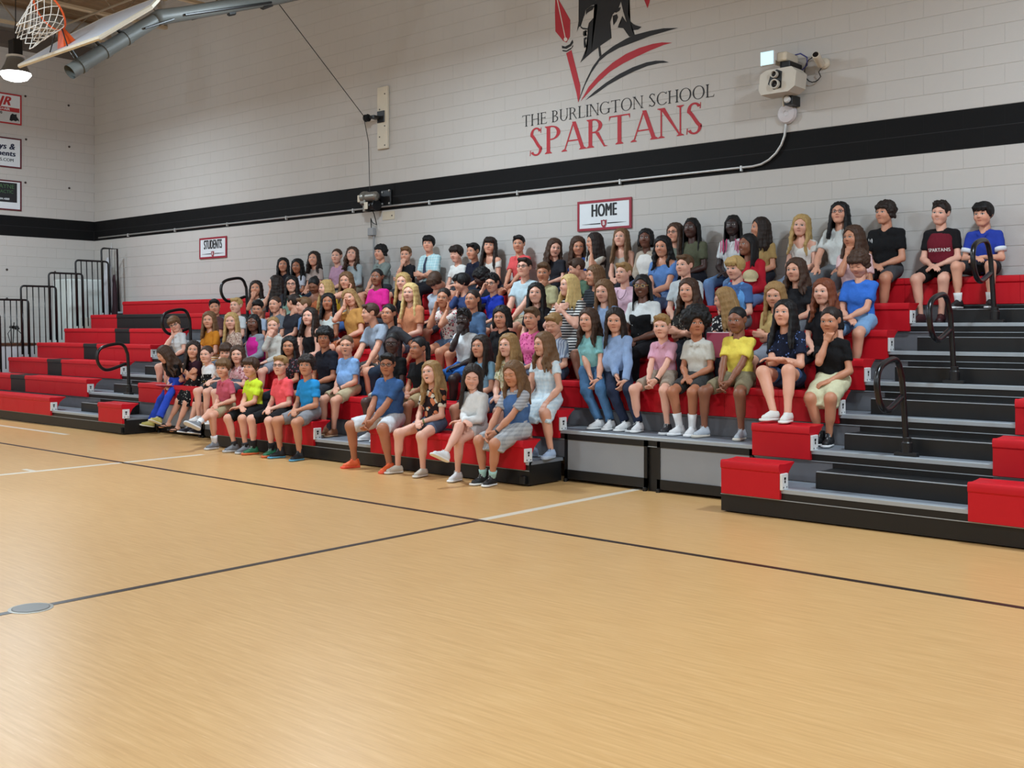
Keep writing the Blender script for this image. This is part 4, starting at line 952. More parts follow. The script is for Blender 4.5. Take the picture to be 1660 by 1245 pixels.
# ---- hair templates in head space
def hair_template(style, seed=1, ln=1.0):
    h = 0.0065
    lo, hi = (-0.12, -0.14, -0.15), (0.12, 0.15, 0.15)
    if style in ('long', 'wavy', 'bangs', 'pony', 'braids', 'half', 'curlylong'): lo, hi = (-0.16, -0.15, -0.40), (0.16, 0.18, 0.14); h = 0.0085
    if style == 'bob': lo = (-0.13, -0.14, -0.20)
    if style == 'afro': lo, hi = (-0.18, -0.17, -0.13), (0.18, 0.20, 0.21); h = 0.008
    F = Field(lo, hi, h); rg = np.random.RandomState(seed)
    g = {'buzz': 0.004, 'short': 0.010, 'crop': 0.013, 'fringe': 0.017, 'mop': 0.020, 'afro': 0.03, 'pony': 0.007, 'bun': 0.007, 'braids': 0.010}.get(style, 0.013)
    F.add(ell((0, 0.016, 0.030), (0.0735 + g, 0.092 + g, 0.080 + g)))
    face = dict(buzz=0.070, short=0.064, crop=0.060, pony=0.074, bun=0.074, half=0.074, long=0.074, wavy=0.073, curlylong=0.070, braids=0.072, bob=0.066).get(style, 0.058)
    # open the face: everything in front of the ears and below the hairline
    F.add(ell((0, -0.095, -0.048), (0.074, 0.098, 0.050 + face)), 0.012, 's')
    F.add(box3((0, -0.06, -0.14), (0.2, 0.075, 0.10)), 0.02, 's')
    if style in ('short', 'crop', 'buzz', 'fringe', 'mop', 'bun', 'pony'):
        F.add(box3((0, 0.0, -0.165), (0.2, 0.2, 0.10 if style != 'mop' else 0.07)), 0.02, 's')
        if style not in ('fringe', 'mop'):
            for sx in (-1, 1): F.add(ell((sx * 0.085, 0.004, -0.02), (0.03, 0.034, 0.045)), 0.012, 's')
    if style == 'short':
        F.add(cap((-0.045, -0.062, 0.088), (0.045, -0.066, 0.084), 0.020, 0.018), 0.02)
    if style == 'crop':
        for i in range(26):
            a = rg.rand() * 2 - 1; b = rg.rand()
            p = V3(a * 0.055, -0.075 + 0.10 * b, 0.098 + 0.014 * (1 - abs(a)) - 0.03 * (1 - b) * (1 - b)); F.add(cap(p, p + V3(0.010 * a, -0.012, 0.014 + 0.01 * rg.rand()), 0.012, 0.006), 0.008)
    if style in ('fringe', 'bangs'):
        for i in range(9):
            a = (i - 4) / 4.0
            F.add(chain([V3(a * 0.045, -0.05, 0.098), V3(a * 0.060, -0.094 + 0.022 * a * a, 0.066), V3(a * 0.066 + 0.006, -0.100 + 0.030 * a * a, 0.030 + 0.004 * (i % 3))], [0.016, 0.013, 0.007])[0], 0.012)
            F.add(cap((a * 0.060, -0.094 + 0.022 * a * a, 0.066), (a * 0.066 + 0.006, -0.100 + 0.030 * a * a, 0.030 + 0.004 * (i % 3)), 0.013, 0.006), 0.008)
        for sx in (-1, 1): F.add(cap((sx * 0.075, -0.02, 0.04), (sx * 0.078, -0.006, -0.02), 0.014, 0.010), 0.012)
    if style == 'mop':
        for i in range(90):
            d = nrm(rg.normal(size=3)); d[2] = abs(d[2]) * 1.0 - 0.25; d = nrm(d)
            if d[1] < -0.35 and d[2] < 0.25: continue
            p = V3(0, 0.016, 0.028) + d * V3(0.086, 0.104, 0.094); F.add(ell(p, (0.019, 0.019, 0.019)), 0.012)
        for i in range(9):
            a = (i - 4) / 4.0; F.add(ell((a * 0.062, -0.088 + 0.026 * a * a, 0.052 + 0.010 * rg.rand()), (0.018, 0.014, 0.020)), 0.01)
        for sx in (-1, 1):
            for j in range(4): F.add(ell((sx * 0.080, -0.01 + 0.02 * j, -0.03 - 0.008 * (j % 2)), (0.014, 0.018, 0.024)), 0.01)
    if style == 'afro':
        F.add(ell((0, 0.028, 0.050), (0.140, 0.132, 0.130)), 0.02)
        F.add(ell((0, -0.115, -0.06), (0.068, 0.100, 0.118)), 0.01, 's')
        for i in range(150):
            d = nrm(rg.normal(size=3)); p = V3(0, 0.028, 0.050) + d * V3(0.136, 0.128, 0.126)
            if p[1] < -0.06 and p[2] < 0.055: continue
            F.add(ell(p, (0.018, 0.018, 0.018)), 0.010)
    if style in ('long', 'wavy', 'bangs', 'half', 'curlylong', 'bob'):
        wv = {'wavy': 0.012, 'curlylong': 0.018}.get(style, 0.003); end = {'bob': -0.13, 'half': -0.28, 'curlylong': -0.27}.get(style, -0.33) * ln
        for sx in (-1, 1):
            for i in range(5):
                u = i / 4; x0, y0 = 0.045 + 0.036 * math.sin(u * 1.6), -0.046 + 0.092 * u
                sc_ = math.sqrt(max(0.15, 1 - ((y0 - 0.016) / 0.108) ** 2))
                pts = [V3(sx * 0.085 * sc_ * math.sin(R(q_)), y0, 0.030 + 0.086 * sc_ * math.cos(R(q_))) for q_ in (6, 34, 62, 88)] + [V3(sx * (0.086 * sc_ + 0.004), y0 + 0.002, -0.03)]
                x0 = 0.086 * sc_ - 0.024
                zz = -0.03
                steps = 5 if style != 'bob' else 2
                for j in range(steps):
                    zz += (end + 0.03 + 0.03 * rg.rand()) / steps
                    ph = j * 1.9 + i
                    pts.append(V3(sx * (x0 + 0.028 + 0.006 * j * (1 - u) + wv * math.sin(ph)), y0 + (0.002 if i else -0.004) * j - (0.007 * j if u < .3 else 0) + wv * math.cos(ph), zz))
                if i == 0: pts = pts[1:]
                rad = [0.008, 0.010] + [0.013] * 2 + [0.018] * (len(pts) - 5) + [0.009]
                for q in chain(pts, rad): F.add(q, 0.012)
        nb = 7
        for i in range(nb):
            a = (i - 3) / 3.0; pts = [V3(a * 0.06, 0.098 - 0.02 * a * a, 0.03), V3(a * 0.075, 0.108 - 0.03 * a * a, -0.06)]; zz = -0.06
            for j in range(4 if style != 'bob' else 1):
                zz += (end + 0.06) / (4 if style != 'bob' else 1); pts.append(V3(a * 0.085 + wv * math.sin(j * 2 + i), 0.112 - 0.03 * a * a + wv * math.cos(j * 2 + i) , zz))
            for q in chain(pts, [0.022] * (len(pts) - 1) + [0.012]): F.add(q, 0.012)
    if style in ('long', 'wavy', 'half', 'curlylong', 'bob'):
        px_ = 0.014 if style in ('wavy', 'bob') else 0.0
        F.add(cap((px_, -0.085, 0.098), (px_ * .6, 0.03, 0.128), 0.0075, 0.005), 0.006, 's')
    if style == 'pony':
        pts = [V3(0, 0.095, 0.05), V3(0, 0.140, 0.045), V3(0, 0.155, -0.02), V3(0.01, 0.145, -0.12), V3(0.01, 0.135, -0.22)]
        for q in chain(pts, [0.020, 0.024, 0.028, 0.026, 0.010]): F.add(q, 0.01)
    if style == 'bun': F.add(ell((0, 0.108, 0.055), (0.035, 0.032, 0.035)), 0.008)
    if style == 'braids':
        for i in range(30):
            a = R(-112 + 224 * i / 29) ; x0, y0 = 0.088 * math.sin(a), 0.016 + 0.100 * math.cos(a)
            pts = [V3(x0 * 0.5, y0 * 0.5, 0.105), V3(x0, y0, 0.03), V3(x0 * 1.08, y0 * 1.05, -0.07), V3(x0 * 1.15 + 0.01 * rg.rand(), y0 * 1.0 - 0.01, -0.19 * ln), V3(x0 * 1.2, y0 * 0.95 - 0.02, (-0.30 - 0.05 * rg.rand()) * ln)]
            for q in chain(pts, [0.009, 0.010, 0.0095, 0.009, 0.006]): F.add(q, 0.003)
    # strand grooves
    x, y, z = F.ax[0][:, None, None], F.ax[1][None, :, None], F.ax[2][None, None, :]
    if style not in ('afro', 'mop', 'buzz'):
        th = np.arctan2(x, y - 0.02); n_ = 34
        F.F = F.F + (0.0015 * np.sin(n_ * th + 9 * z + 2 * np.sin(31 * z)) + 0.0012 * np.sin(19 * th - 14 * z + 3 * np.sin(17 * z + 1))).astype(np.float32) * (np.abs(F.F) < 0.05)
    else: F.ripple(0.0022 if style != 'buzz' else 0.0004, 260, seed)
    return mesh_np('hair', *F.mesh())
HAIR = {}
def hair_mesh(style, ln=1.0):
    ln = 1.0 if ln > 0.93 else (0.86 if ln > 0.815 else 0.77); k = (style, ln)
    if k not in HAIR: HAIR[k] = hair_template(style, 1, ln)
    return HAIR[k]
HAIRC = dict(bk=(14, 12, 13), db=(36, 25, 20), br=(66, 45, 32), lb=(108, 78, 50), db2=(88, 64, 42), bl=(178, 146, 92), pl=(206, 178, 118), au=(112, 58, 34), gd=(150, 116, 72))
def hair_mat(c):
    k = 'hair_' + c
    if k in MATS: return MATS[k]
    col = srgb(*HAIRC[c]); m, t, p = newmat(k, col, 0.6, spec=0.35)
    v = t.coords('Object', (150, 150, 7)); n = t.noise(v, 1.0, 3, 0.6)
    t.link(t.mix(n, tuple(q * 0.45 for q in col[:3]) + (1,), tuple(min(1, q * 1.6 + 0.004) for q in col[:3]) + (1,)), p.inputs['Base Color'])
    t.link(t.bump(n, 0.5, 0.003), p.inputs['Normal']); MATS[k] = m; return m
SKIN = dict(f1=(228, 176, 152), f2=(220, 164, 136), f3=(208, 150, 120), t1=(196, 138, 106), t2=(176, 116, 84), b1=(138, 90, 66), b2=(104, 66, 50), d1=(72, 46, 38), d2=(48, 32, 29))
def skin_mat(sk, hc, mouth='n', eyes='o'):
    k = 'skin_%s_%s_%s_%s' % (sk, hc, mouth, eyes)
    if k in MATS: return MATS[k]
    col = srgb(*SKIN[sk]); m, t, p = newmat(k, col, 0.5)
    at = t.n.new('ShaderNodeAttribute'); at.attribute_name = 'fc'
    sp = t.n.new('ShaderNodeSeparateXYZ'); t.link(at.outputs['Vector'], sp.inputs[0]); X, Y, Z = sp.outputs
    ab = t.math('ABSOLUTE', X); front = t.math('LESS_THAN', Y, -0.03)
    def ellm(u, cu, ru, v, cv, rv, soft=0.25):
        a = t.math('POWER', t.math('MULTIPLY', t.math('SUBTRACT', u, cu), 1 / ru), 2); b = t.math('POWER', t.math('MULTIPLY', t.math('SUBTRACT', v, cv), 1 / rv), 2)
        return t.math('MULTIPLY', t.math('MULTIPLY', t.math('SUBTRACT', 1 + soft * .5, t.math('ADD', a, b)), 1 / soft, clamp=True), front)
    red = (min(1, col[0] * 1.0), col[1] * 0.72, col[2] * 0.72, 1)
    nz = t.noise(t.coords('Object'), 14, 3)
    c = t.mix(t.math('MULTIPLY', nz, 0.35), col, red)
    c = t.mix(t.math('MULTIPLY', ellm(ab, 0.038, 0.022, Z, -0.034, 0.02, 0.9), 0.30), c, red)
    c = t.mix(t.math('MULTIPLY', ellm(ab, 0.0, 0.014, Z, -0.022, 0.012, 0.9), 0.25), c, red)
    lipc = (col[0] * 0.72, col[1] * 0.42, col[2] * 0.44, 1)
    sm = {'n': 0.0, 's': 6.0, 'o': 0.0}[mouth]
    Zm = t.math('SUBTRACT', Z, t.math('MULTIPLY', t.math('POWER', X, 2), sm)) if sm else Z
    c = t.mix(t.math('MULTIPLY', ellm(X, 0, 0.0215, Zm, -0.0592, 0.0095), 0.85), c, lipc)
    dark = (col[0] * 0.12, col[1] * 0.06, col[2] * 0.06, 1)
    if mouth == 'o':
        c = t.mix(ellm(X, 0, 0.014, Z, -0.061, 0.0085), c, (0.03, 0.008, 0.008, 1)); c = t.mix(ellm(X, 0, 0.011, Z, -0.0552, 0.0024), c, (0.7, 0.66, 0.6, 1))
    elif mouth == 's':
        c = t.mix(t.math('MULTIPLY', ellm(X, 0, 0.017, Zm, -0.0588, 0.0032), 0.8), c, (0.66, 0.6, 0.55, 1))
    else: c = t.mix(t.math('MULTIPLY', ellm(X, 0, 0.020, Z, -0.0588, 0.0014), 0.85), c, dark)
    c = t.mix(t.math('MULTIPLY', ellm(ab, 0.008, 0.0035, Z, -0.0318, 0.0022), 0.7), c, dark)
    hcol = srgb(*HAIRC[hc]); bc = tuple(q * 0.8 for q in hcol[:3]) + (1,)
    brow = ellm(ab, 0.032, 0.020, t.math('ADD', Z, t.math('MULTIPLY', t.math('POWER', t.math('SUBTRACT', ab, 0.036), 2), 10.0)), 0.0250, 0.0034, 0.6)
    c = t.mix(t.math('MULTIPLY', brow, 0.62), c, bc)
    if eyes == 'o':
        c = t.mix(t.math('MULTIPLY', ellm(ab, 0.031, 0.0175, Z, 0.0035, 0.0088), 0.9), c, (0.02, 0.014, 0.012, 1))
        c = t.mix(ellm(ab, 0.031, 0.0145, Z, 0.0016, 0.0064), c, (0.62, 0.58, 0.55, 1))
        c = t.mix(ellm(ab, 0.031, 0.0074, Z, 0.0022, 0.0074), c, (0.025, 0.018, 0.015, 1))
    else:
        c = t.mix(t.math('MULTIPLY', ellm(ab, 0.031, 0.0150, Z, -0.0030, 0.0026), 0.9), c, (0.02, 0.014, 0.012, 1))
    t.link(c, p.inputs['Base Color'])
    try: p.inputs['Subsurface Weight'].default_value = 0.0
    except KeyError: pass
    MATS[k] = m; return m
# ---- fabrics: colour plus woven pattern on the cloth itself
def cloth_mat(col, pat='plain', col2=None, col3=None, scale=1.0):
    k = 'cloth_%s_%s_%s_%s_%s' % (col, pat, col2, col3, scale)
    if k in MATS: return MATS[k]
    c1 = srgb(col); m, t, p = newmat(k, c1, 0.85, spec=0.2)
    v = t.coords('Object'); sp = t.n.new('ShaderNodeSeparateXYZ'); t.link(v, sp.inputs[0]); X, Y, Z = sp.outputs
    f = t.noise(v, 30, 3)
    c = t.mix(f, tuple(q * 0.9 for q in c1[:3]) + (1,), tuple(min(1, q * 1.08) for q in c1[:3]) + (1,))
    c2 = srgb(col2) if col2 else c1; c3 = srgb(col3) if col3 else c2
    if pat == 'stripe':
        s = t.math('GREATER_THAN', t.math('SINE', t.math('MULTIPLY', Z, 6.2832 / (0.030 * scale))), 0.1); c = t.mix(s, c, c2)
    elif pat == 'vstripe':
        s = t.math('GREATER_THAN', t.math('SINE', t.math('MULTIPLY', X, 6.2832 / (0.030 * scale))), 0.1); c = t.mix(s, c, c2)
    elif pat == 'plaid':
        s = t.math('GREATER_THAN', t.math('SINE', t.math('MULTIPLY', Z, 6.2832 / (0.04 * scale))), 0.2); q = t.math('GREATER_THAN', t.math('SINE', t.math('MULTIPLY', X, 6.2832 / (0.04 * scale))), 0.2)
        c = t.mix(t.math('MULTIPLY', t.math('ADD', s, q), 0.4), c, c2)
    elif pat in ('floral', 'dots', 'bold'):
        sc = {'floral': 38, 'dots': 30, 'bold': 17}[pat] / scale
        n = t.n.new('ShaderNodeTexVoronoi'); n.inputs['Scale'].default_value = sc; t.link(v, n.inputs['Vector'])
        s = t.math('LESS_THAN', n.outputs['Distance'], {'floral': 0.42, 'dots': 0.22, 'bold': 0.5}[pat])
        pick = t.n.new('ShaderNodeSeparateXYZ'); t.link(n.outputs['Color'], pick.inputs[0])
        cc = t.mix(t.math('GREATER_THAN', pick.outputs[0], 0.55), c2, c3)
        s = t.math('MULTIPLY', s, t.math('GREATER_THAN', pick.outputs[1], 0.25)); c = t.mix(s, c, cc)
    t.link(c, p.inputs['Base Color'])
    t.link(t.bump(t.noise(t.coords('Object', (1.0, 1.0, 0.45)), 24, 5, 0.62), 0.6, 0.016), p.inputs['Normal']); MATS[k] = m; return m
def shade_mat(col, rough=0.55):
    return mat('solid_%s_%.2f' % (col, rough), srgb(col), rough, var=0.05, scale=30)

def ik(A, B, la, lb, pole):
    A, B = np.asarray(A, float), np.asarray(B, float); d = B - A; D = np.linalg.norm(d); mx = (la + lb) * 0.996
    if D > mx: B = A + d / D * mx; D = mx; d = B - A
    D = max(D, abs(la - lb) + 1e-3); u = d / max(1e-9, np.linalg.norm(d))
    x = (la * la - lb * lb + D * D) / (2 * D); hh = math.sqrt(max(0, la * la - x * x))
    p = np.asarray(pole, float); p = nrm(p - u * (p @ u)); return A + u * x + p * hh, B
def rotz(v, deg):
    a = R(deg); return np.array([v[0] * math.cos(a) - v[1] * math.sin(a), v[0] * math.sin(a) + v[1] * math.cos(a), v[2]])
def basis(xd, zd):
    x = nrm(xd); z = np.asarray(zd, float); z = nrm(z - x * (z @ x)); y = np.cross(z, x); return np.stack([x, y, z], 1)
def np2m(Rm, t, s=1.0):
    M = Matrix.Identity(4)
    for i in range(3):
        for j in range(3): M[i][j] = Rm[i, j] * s
        M[i][3] = t[i]
    return M
ME_STRIPES = MB()
for sx in (-1, 1):
    for i in range(3): ME_STRIPES.add([(sx * 0.0405, -0.052 + .019 * i, -0.050), (sx * 0.0405, -0.044 + .019 * i, -0.050), (sx * 0.032, -0.030 + .019 * i, -0.012), (sx * 0.032, -0.038 + .019 * i, -0.012)], [(0, 1, 2, 3) if sx > 0 else (3, 2, 1, 0)])
ME_STRIPES = ME_STRIPES.mesh('stripes')
N_PEOPLE = 0
def person(px, py, row, label, sk='f2', hair=('short', 'br'), hd=(-25, 0, 0), top=('tee', '#888888'), bot=('shorts', '#333333'), arms='lap', hy=0.10, dx=0.0, yaw=0.0, feet=None, footy=-0.17, splay=0.085,
           shoe=('low', '#dddddd', '#f0f0f0', None), sock=None, glasses=None, mouth='n', eyes='o', fat=1.0, sw=1.0, hair_s=(1, 1, 1), seat=None, pole=None, watch=None, hs=None, knee_out=0.25, footlevel=None, legpole=None, over=None):
    global N_PEOPLE
    N_PEOPLE += 1; seed = N_PEOPLE; lod = 0 if row <= 3 else 1
    yf = row_y(row); sz = seat_z(row) if seat is None else seat
    Hd = np.array(at_y(px, py, yf + hy)); H0 = V3(Hd[0] - dx, yf + 0.155, 0)
    raw = np.linalg.norm(Hd - (H0 + V3(0, 0, sz + 0.088)))
    s = float(np.clip(raw / 0.575, 0.84, 1.14)); H0[2] = sz + 0.088 * s
    hs = 1.03 + 0.06 * (s - 1) if hs is None else hs
    u = nrm(Hd - H0); w0 = rotz(V3(1, 0, 0), yaw); w_ = nrm(w0 - u * (u @ w0)); fw = np.cross(w_, u)
    up = V3(0, 0, 1); f0 = rotz(V3(0, -1, 0), yaw)
    # head
    c = nrm(V3(-Hd[0], -Hd[1], 0)); fac = rotz(c, hd[0]); th = math.atan2(fac[0], -fac[1])
    HM = Matrix.Translation(Vector(Hd)) @ Matrix.Rotation(th, 4, 'Z') @ Matrix.Rotation(R(hd[1]), 4, 'X') @ Matrix.Rotation(R(hd[2]), 4, 'Y') @ Matrix.Scale(hs, 4)
    HMn = np.array(HM); hp = lambda x, y, z: HMn[:3, :3] @ V3(x, y, z) + Hd
    hfwd = nrm(HMn[:3, :3] @ V3(0, -1, 0)); hup = nrm(HMn[:3, :3] @ V3(0, 0, 1)); hx = nrm(HMn[:3, :3] @ V3(1, 0, 0))
    D = np.linalg.norm(Hd - H0)
    N = H0 + u * (D - 0.168 * hs) - fw * 0.008
    Cc = lerp(H0, N, 0.62) - fw * 0.004
    S = {q: N - u * 0.047 * s + w_ * q * 0.131 * s * sw * (1 + .3 * (fat - 1)) - fw * 0.005 for q in (-1, 1)}
    # legs
    ls = max(s, 0.93); tl, sl_ = 0.385 * ls, 0.375 * ls
    fl = (deck_z(row - 1) if row > 1 else 0.0) if footlevel is None else footlevel
    HP = {q: H0 + w0 * q * 0.078 * s for q in (-1, 1)}
    K, A = {}, {}; fdir = {}
    for q in (-1, 1):
        if feet is not None and feet[0 if q < 0 else 1] is not None:
            ft = feet[0 if q < 0 else 1]
            if len(ft) == 2:
                a = np.array(at_z(ft[0], ft[1], fl)); yc = min(max(a[1], yf - 0.42), yf - 0.13)
                if yc != a[1]: a = np.array(at_y(ft[0], ft[1], yc))
                a[2] = fl + 0.072
            else: a = np.array(at_y(ft[0], ft[1], yf + ft[2]))
        else: a = V3(HP[q][0], yf + footy, fl + 0.072) + w0 * q * (splay - 0.078 * s) + rotz(V3(0, 0, 0), 0)
        lp = up * 1.0 + f0 * 0.9 + w0 * q * knee_out
        if legpole and legpole[0 if q < 0 else 1] is not None: lp = np.asarray(legpole[0 if q < 0 else 1], float)
        K[q], A[q] = ik(HP[q], a, tl, sl_, lp)
        fdir[q] = f0 + w0 * q * 0.18
    mk = (K[-1] + K[1]) / 2
    # arms
    ua, fa = 0.258 * s, 0.222 * s
    ap = arms if isinstance(arms, (tuple, list)) else (arms, arms)
    E, Wr, HB = {}, {}, {}
    for q in (-1, 1):
        a = ap[0 if q < 0 else 1]; pl = -u * 0.7 + w_ * q * 0.75 - fw * 0.45; cv = 'relax'
        if a == 'lap': T = lerp(H0, mk, 0.60) + up * 0.098 * s + w_ * q * 0.035; fd, pn = w_ * -q * 0.8 + f0 * 0.6 - up * 0.25, -up * 0.8 - w_ * q * 0.3
        elif a == 'knees': T = mk + up * 0.050 - f0 * 0.03 + w_ * q * 0.035; fd, pn = -w_ * q * 0.55 + f0 * 0.5 - up * 0.7, -w_ * q
        elif a == 'hk': T = lerp(HP[q], K[q], 0.80) + up * 0.085 * s; fd, pn = K[q] - HP[q] + w_ * -q * .06 - up * .1, -up; cv = 'flat'
        elif a == 'crossed': T = H0 + u * 0.165 * s + fw * 0.135 * s - w_ * q * 0.075; fd, pn = -w_ * q + fw * 0.1, -fw; pl = -u + w_ * q * 1.0
        elif a == 'hip': T = HP[q] + w_ * q * 0.13 + up * 0.0 - f0 * 0.02; fd, pn = f0 - up * 0.3, -up; cv = 'flat'
        elif a == 'chin': T = hp(0.012 * q, -0.085, -0.165); fd, pn = hp(0.0, -0.095, -0.07) - T - hx * q * 0.05, -hfwd; cv = 'fist'; pl = -up * 1.0 + w_ * q * 0.25 + fw * 0.35
        elif a == 'mouth': T = hp(0.02 * q, -0.135, -0.13); fd, pn = hp(-0.01 * q, -0.11, -0.05) - T, -hfwd * .9 ; cv = 'fist'; pl = -up * 1.0 + w_ * q * 0.4 + fw * 0.2
        elif a == 'cheek': T = hp(0.075 * q, -0.07, -0.135); fd, pn = hp(0.072 * q, -0.045, 0.0) - T, -hx * q + hfwd * .2; cv = 'fist'; pl = -up * 1.0 + w_ * q * 0.25 + fw * 0.3
        elif a == 'temple': T = hp(0.085 * q, -0.10, -0.07); fd, pn = hp(0.065 * q, -0.075, 0.03) - T, -hx * q; cv = 'fist'; pl = -up + w_ * q * 0.5 + fw * 0.2
        elif a == 'chest': T = H0 + u * 0.34 * s + fw * 0.15 * s + w_ * q * 0.02; fd, pn = -w_ * q + u * 0.5, -fw; pl = -u + w_ * q * 1.2
        elif a == 'wrap': T = lerp(H0, mk, 0.75) + up * 0.12 * s - w_ * q * 0.03; fd, pn = -w_ * q + f0 * 0.3, -up
        elif a == 'dangle': T = K[q] + f0 * 0.03 + w_ * -q * 0.02 + up * 0.03; fd, pn = f0 * 0.6 - up, -f0 * .3 - w_ * q
        else: T = np.asarray(a, float); fd, pn = f0, -up
        if pole: pl = pole
        E[q], Wr[q] = ik(S[q], T, ua, fa, pl)
        fore = nrm(Wr[q] - E[q]); HB[q] = (basis(fore * 0.45 + nrm(fd) * 0.9, -nrm(pn)), cv)
    root = thing('person', (H0[0], H0[1], sz), label, 'person', 'students seated on the bleacher')
    kind_top, kind_bot = top[0], bot[0]
    ha = 0.0138 if lod == 0 else 0.0195; hl = 0.0155 if lod == 0 else 0.024
    parts = []
    # skin: arms, shoulders and neck as one surface
    F = Field(np.min([S[-1], S[1], E[-1], E[1], Wr[-1], Wr[1], N - 0.02], 0) - 0.07, np.max([S[-1], S[1], E[-1], E[1], Wr[-1], Wr[1], Hd], 0) + 0.07, ha)
    for q in (-1, 1):
        F.add(cap(S[q], E[q], 0.039 * s * fat ** .5, 0.032 * s * fat ** .5)); F.add(cap(lerp(E[q], Wr[q], 0.0), lerp(E[q], Wr[q], 0.42), 0.033 * s, 0.0345 * s * fat ** .5), 0.02); F.add(cap(lerp(E[q], Wr[q], 0.3), Wr[q], 0.033 * s * fat ** .5, 0.0225), 0.02)
        if kind_top in ('tank', 'scoop', 'vneck'): F.add(cap(lerp(N, S[q], .2) - u * .01, S[q], 0.045 * s, 0.045 * s), 0.03)
    if kind_top in ('tank', 'scoop', 'vneck'):
        F.add(cap(Cc + u * .03, N - u * 0.045, 0.085 * s, 0.062 * s, w_, 1.5), 0.05)
    F.add(cap(N - u * 0.05, lerp(N, hp(0, 0.025, -0.07), 0.8), 0.056 * s, 0.047 * hs), 0.04)
    parts.append(F.mesh())
    # legs
    if kind_bot in ('shorts', 'skirt', 'dress', 'short_shorts', 'longshorts', 'sandal') or shoe[0] == 'sandal':
        F = Field(np.min([HP[-1], HP[1], K[-1], K[1], A[-1], A[1]], 0) - 0.10, np.max([HP[-1], HP[1], K[-1], K[1], A[-1], A[1]], 0) + 0.10, hl)
        for q in (-1, 1):
            if kind_bot not in ('pants',):
                sd = nrm(K[q] - A[q]); bk = nrm(-(f0 - sd * (f0 @ sd)))
                F.add(cap(lerp(HP[q], K[q], 0.25), K[q], 0.070 * s * fat ** .5, 0.050 * s * fat ** .3)); F.add(ell(K[q] + f0 * 0.006, (0.052 * s, 0.052 * s, 0.054 * s)), 0.03)
                F.add(cap(K[q], A[q], 0.045 * s * fat ** .3, 0.030 * s), 0.03); F.add(cap(lerp(K[q], A[q], 0.18) + bk * 0.014, lerp(K[q], A[q], 0.5) + bk * 0.012, 0.044 * s * fat ** .4, 0.037 * s), 0.04)
            if shoe[0] == 'sandal':
                F.add(cap(A[q] + nrm(fdir[q]) * -0.02 - up * 0.028, A[q] + nrm(fdir[q]) * 0.12 - up * 0.048, 0.027, 0.020, w0, 1.3), 0.02)
        parts.append(F.mesh())
    # head and hands from the templates
    hv, hq = HEADS[lod]; parts_fc = [np.tile((0.0, 1.0, 0.0), (len(p[0]), 1)) for p in parts]
    parts.append((hv @ HMn[:3, :3].T + Hd, hq)); parts_fc.append(hv)
    for q in (-1, 1):
        B, cv = HB[q]; v, fq = HANDS[(cv, lod)]; v = v.copy(); hsq = 0.92 * s ** .5
        # thumb sits on +Y of the template: a right hand (picture left, q=-1) seen palm down has it towards the other hand
        flip = (q > 0)
        if flip: v[:, 1] *= -1; fq = fq[:, ::-1]
        parts.append((v * hsq @ B.T + Wr[q], fq)); parts_fc.append(np.tile((0.0, 1.0, 0.0), (len(v), 1)))
    o_ = 0; QQ = []
    for v, fq in parts: QQ.append(fq + o_); o_ += len(v)
    VV = np.concatenate([p[0] for p in parts]); me = mesh_np('body', VV, np.concatenate(QQ))
    at_ = me.attributes.new('fc', 'FLOAT_VECTOR', 'POINT'); at_.data.foreach_set('vector', np.concatenate(parts_fc).astype(np.float32).ravel())
    obj('body', me, skin_mat(sk, hair[1], mouth, eyes), root)
    # top
    hc = 0.0120 if lod == 0 else 0.0165
    longs = kind_top in ('long', 'hoodie', 'jacket'); sl_end = {}
    F = Field(np.min([S[-1], S[1], H0, E[-1], E[1]] + ([Wr[-1], Wr[1]] if longs else []), 0) - 0.20, np.max([S[-1], S[1], H0, E[-1], E[1], N] + ([Wr[-1], Wr[1]] if longs else []), 0) + 0.20, hc)
    bulk = {'hoodie': 1.14, 'jacket': 1.12, 'long': 1.04, 'tank': 0.93, 'scoop': 0.97}.get(kind_top, 1.02) * fat
    F.add(cap(H0 - u * 0.03, Cc, 0.094 * s * bulk, 0.094 * s * bulk, w_, 1.38))
    F.add(cap(Cc, N - u * 0.075 * s, 0.096 * s * bulk, 0.072 * s * bulk, w_, 1.45), 0.05)
    if fat > 1.05: F.add(ell(H0 + u * 0.12 + fw * 0.05, (0.13 * s * fat, 0.10 * s * fat, 0.11 * s)), 0.06)
    if kind_top != 'tank':
        for q in (-1, 1):
            F.add(cap(N - u * 0.020 * s + w_ * q * 0.03, S[q] + u * 0.006, 0.040 * s, 0.044 * s * bulk), 0.045)
            if longs:
                F.add(cap(S[q], E[q], 0.047 * s * bulk, 0.043 * s * bulk), 0.02); F.add(clipc(cap(E[q], Wr[q], 0.046 * s * bulk, 0.034 * s * bulk), lerp(E[q], Wr[q], 0.93), nrm(Wr[q] - E[q])), 0.02)
            else:
                fr = {'scoop': 0.42, 'vneck': 0.5, 'polo': 0.66, 'tee': 0.64, 'shirt': 0.72}.get(kind_top, 0.62); e = lerp(S[q], E[q], fr)
                F.add(clipc(cap(S[q], lerp(S[q], E[q], fr + .05), 0.047 * s * fat ** .6, 0.053 * s * fat ** .6), e, nrm(E[q] - S[q])), 0.012)
    else:
        for q in (-1, 1): F.add(cap(Cc + w_ * q * 0.07 * s + fw * 0.03, N + w_ * q * 0.075 * s - u * 0.005, 0.05 * s, 0.022 * s), 0.03)
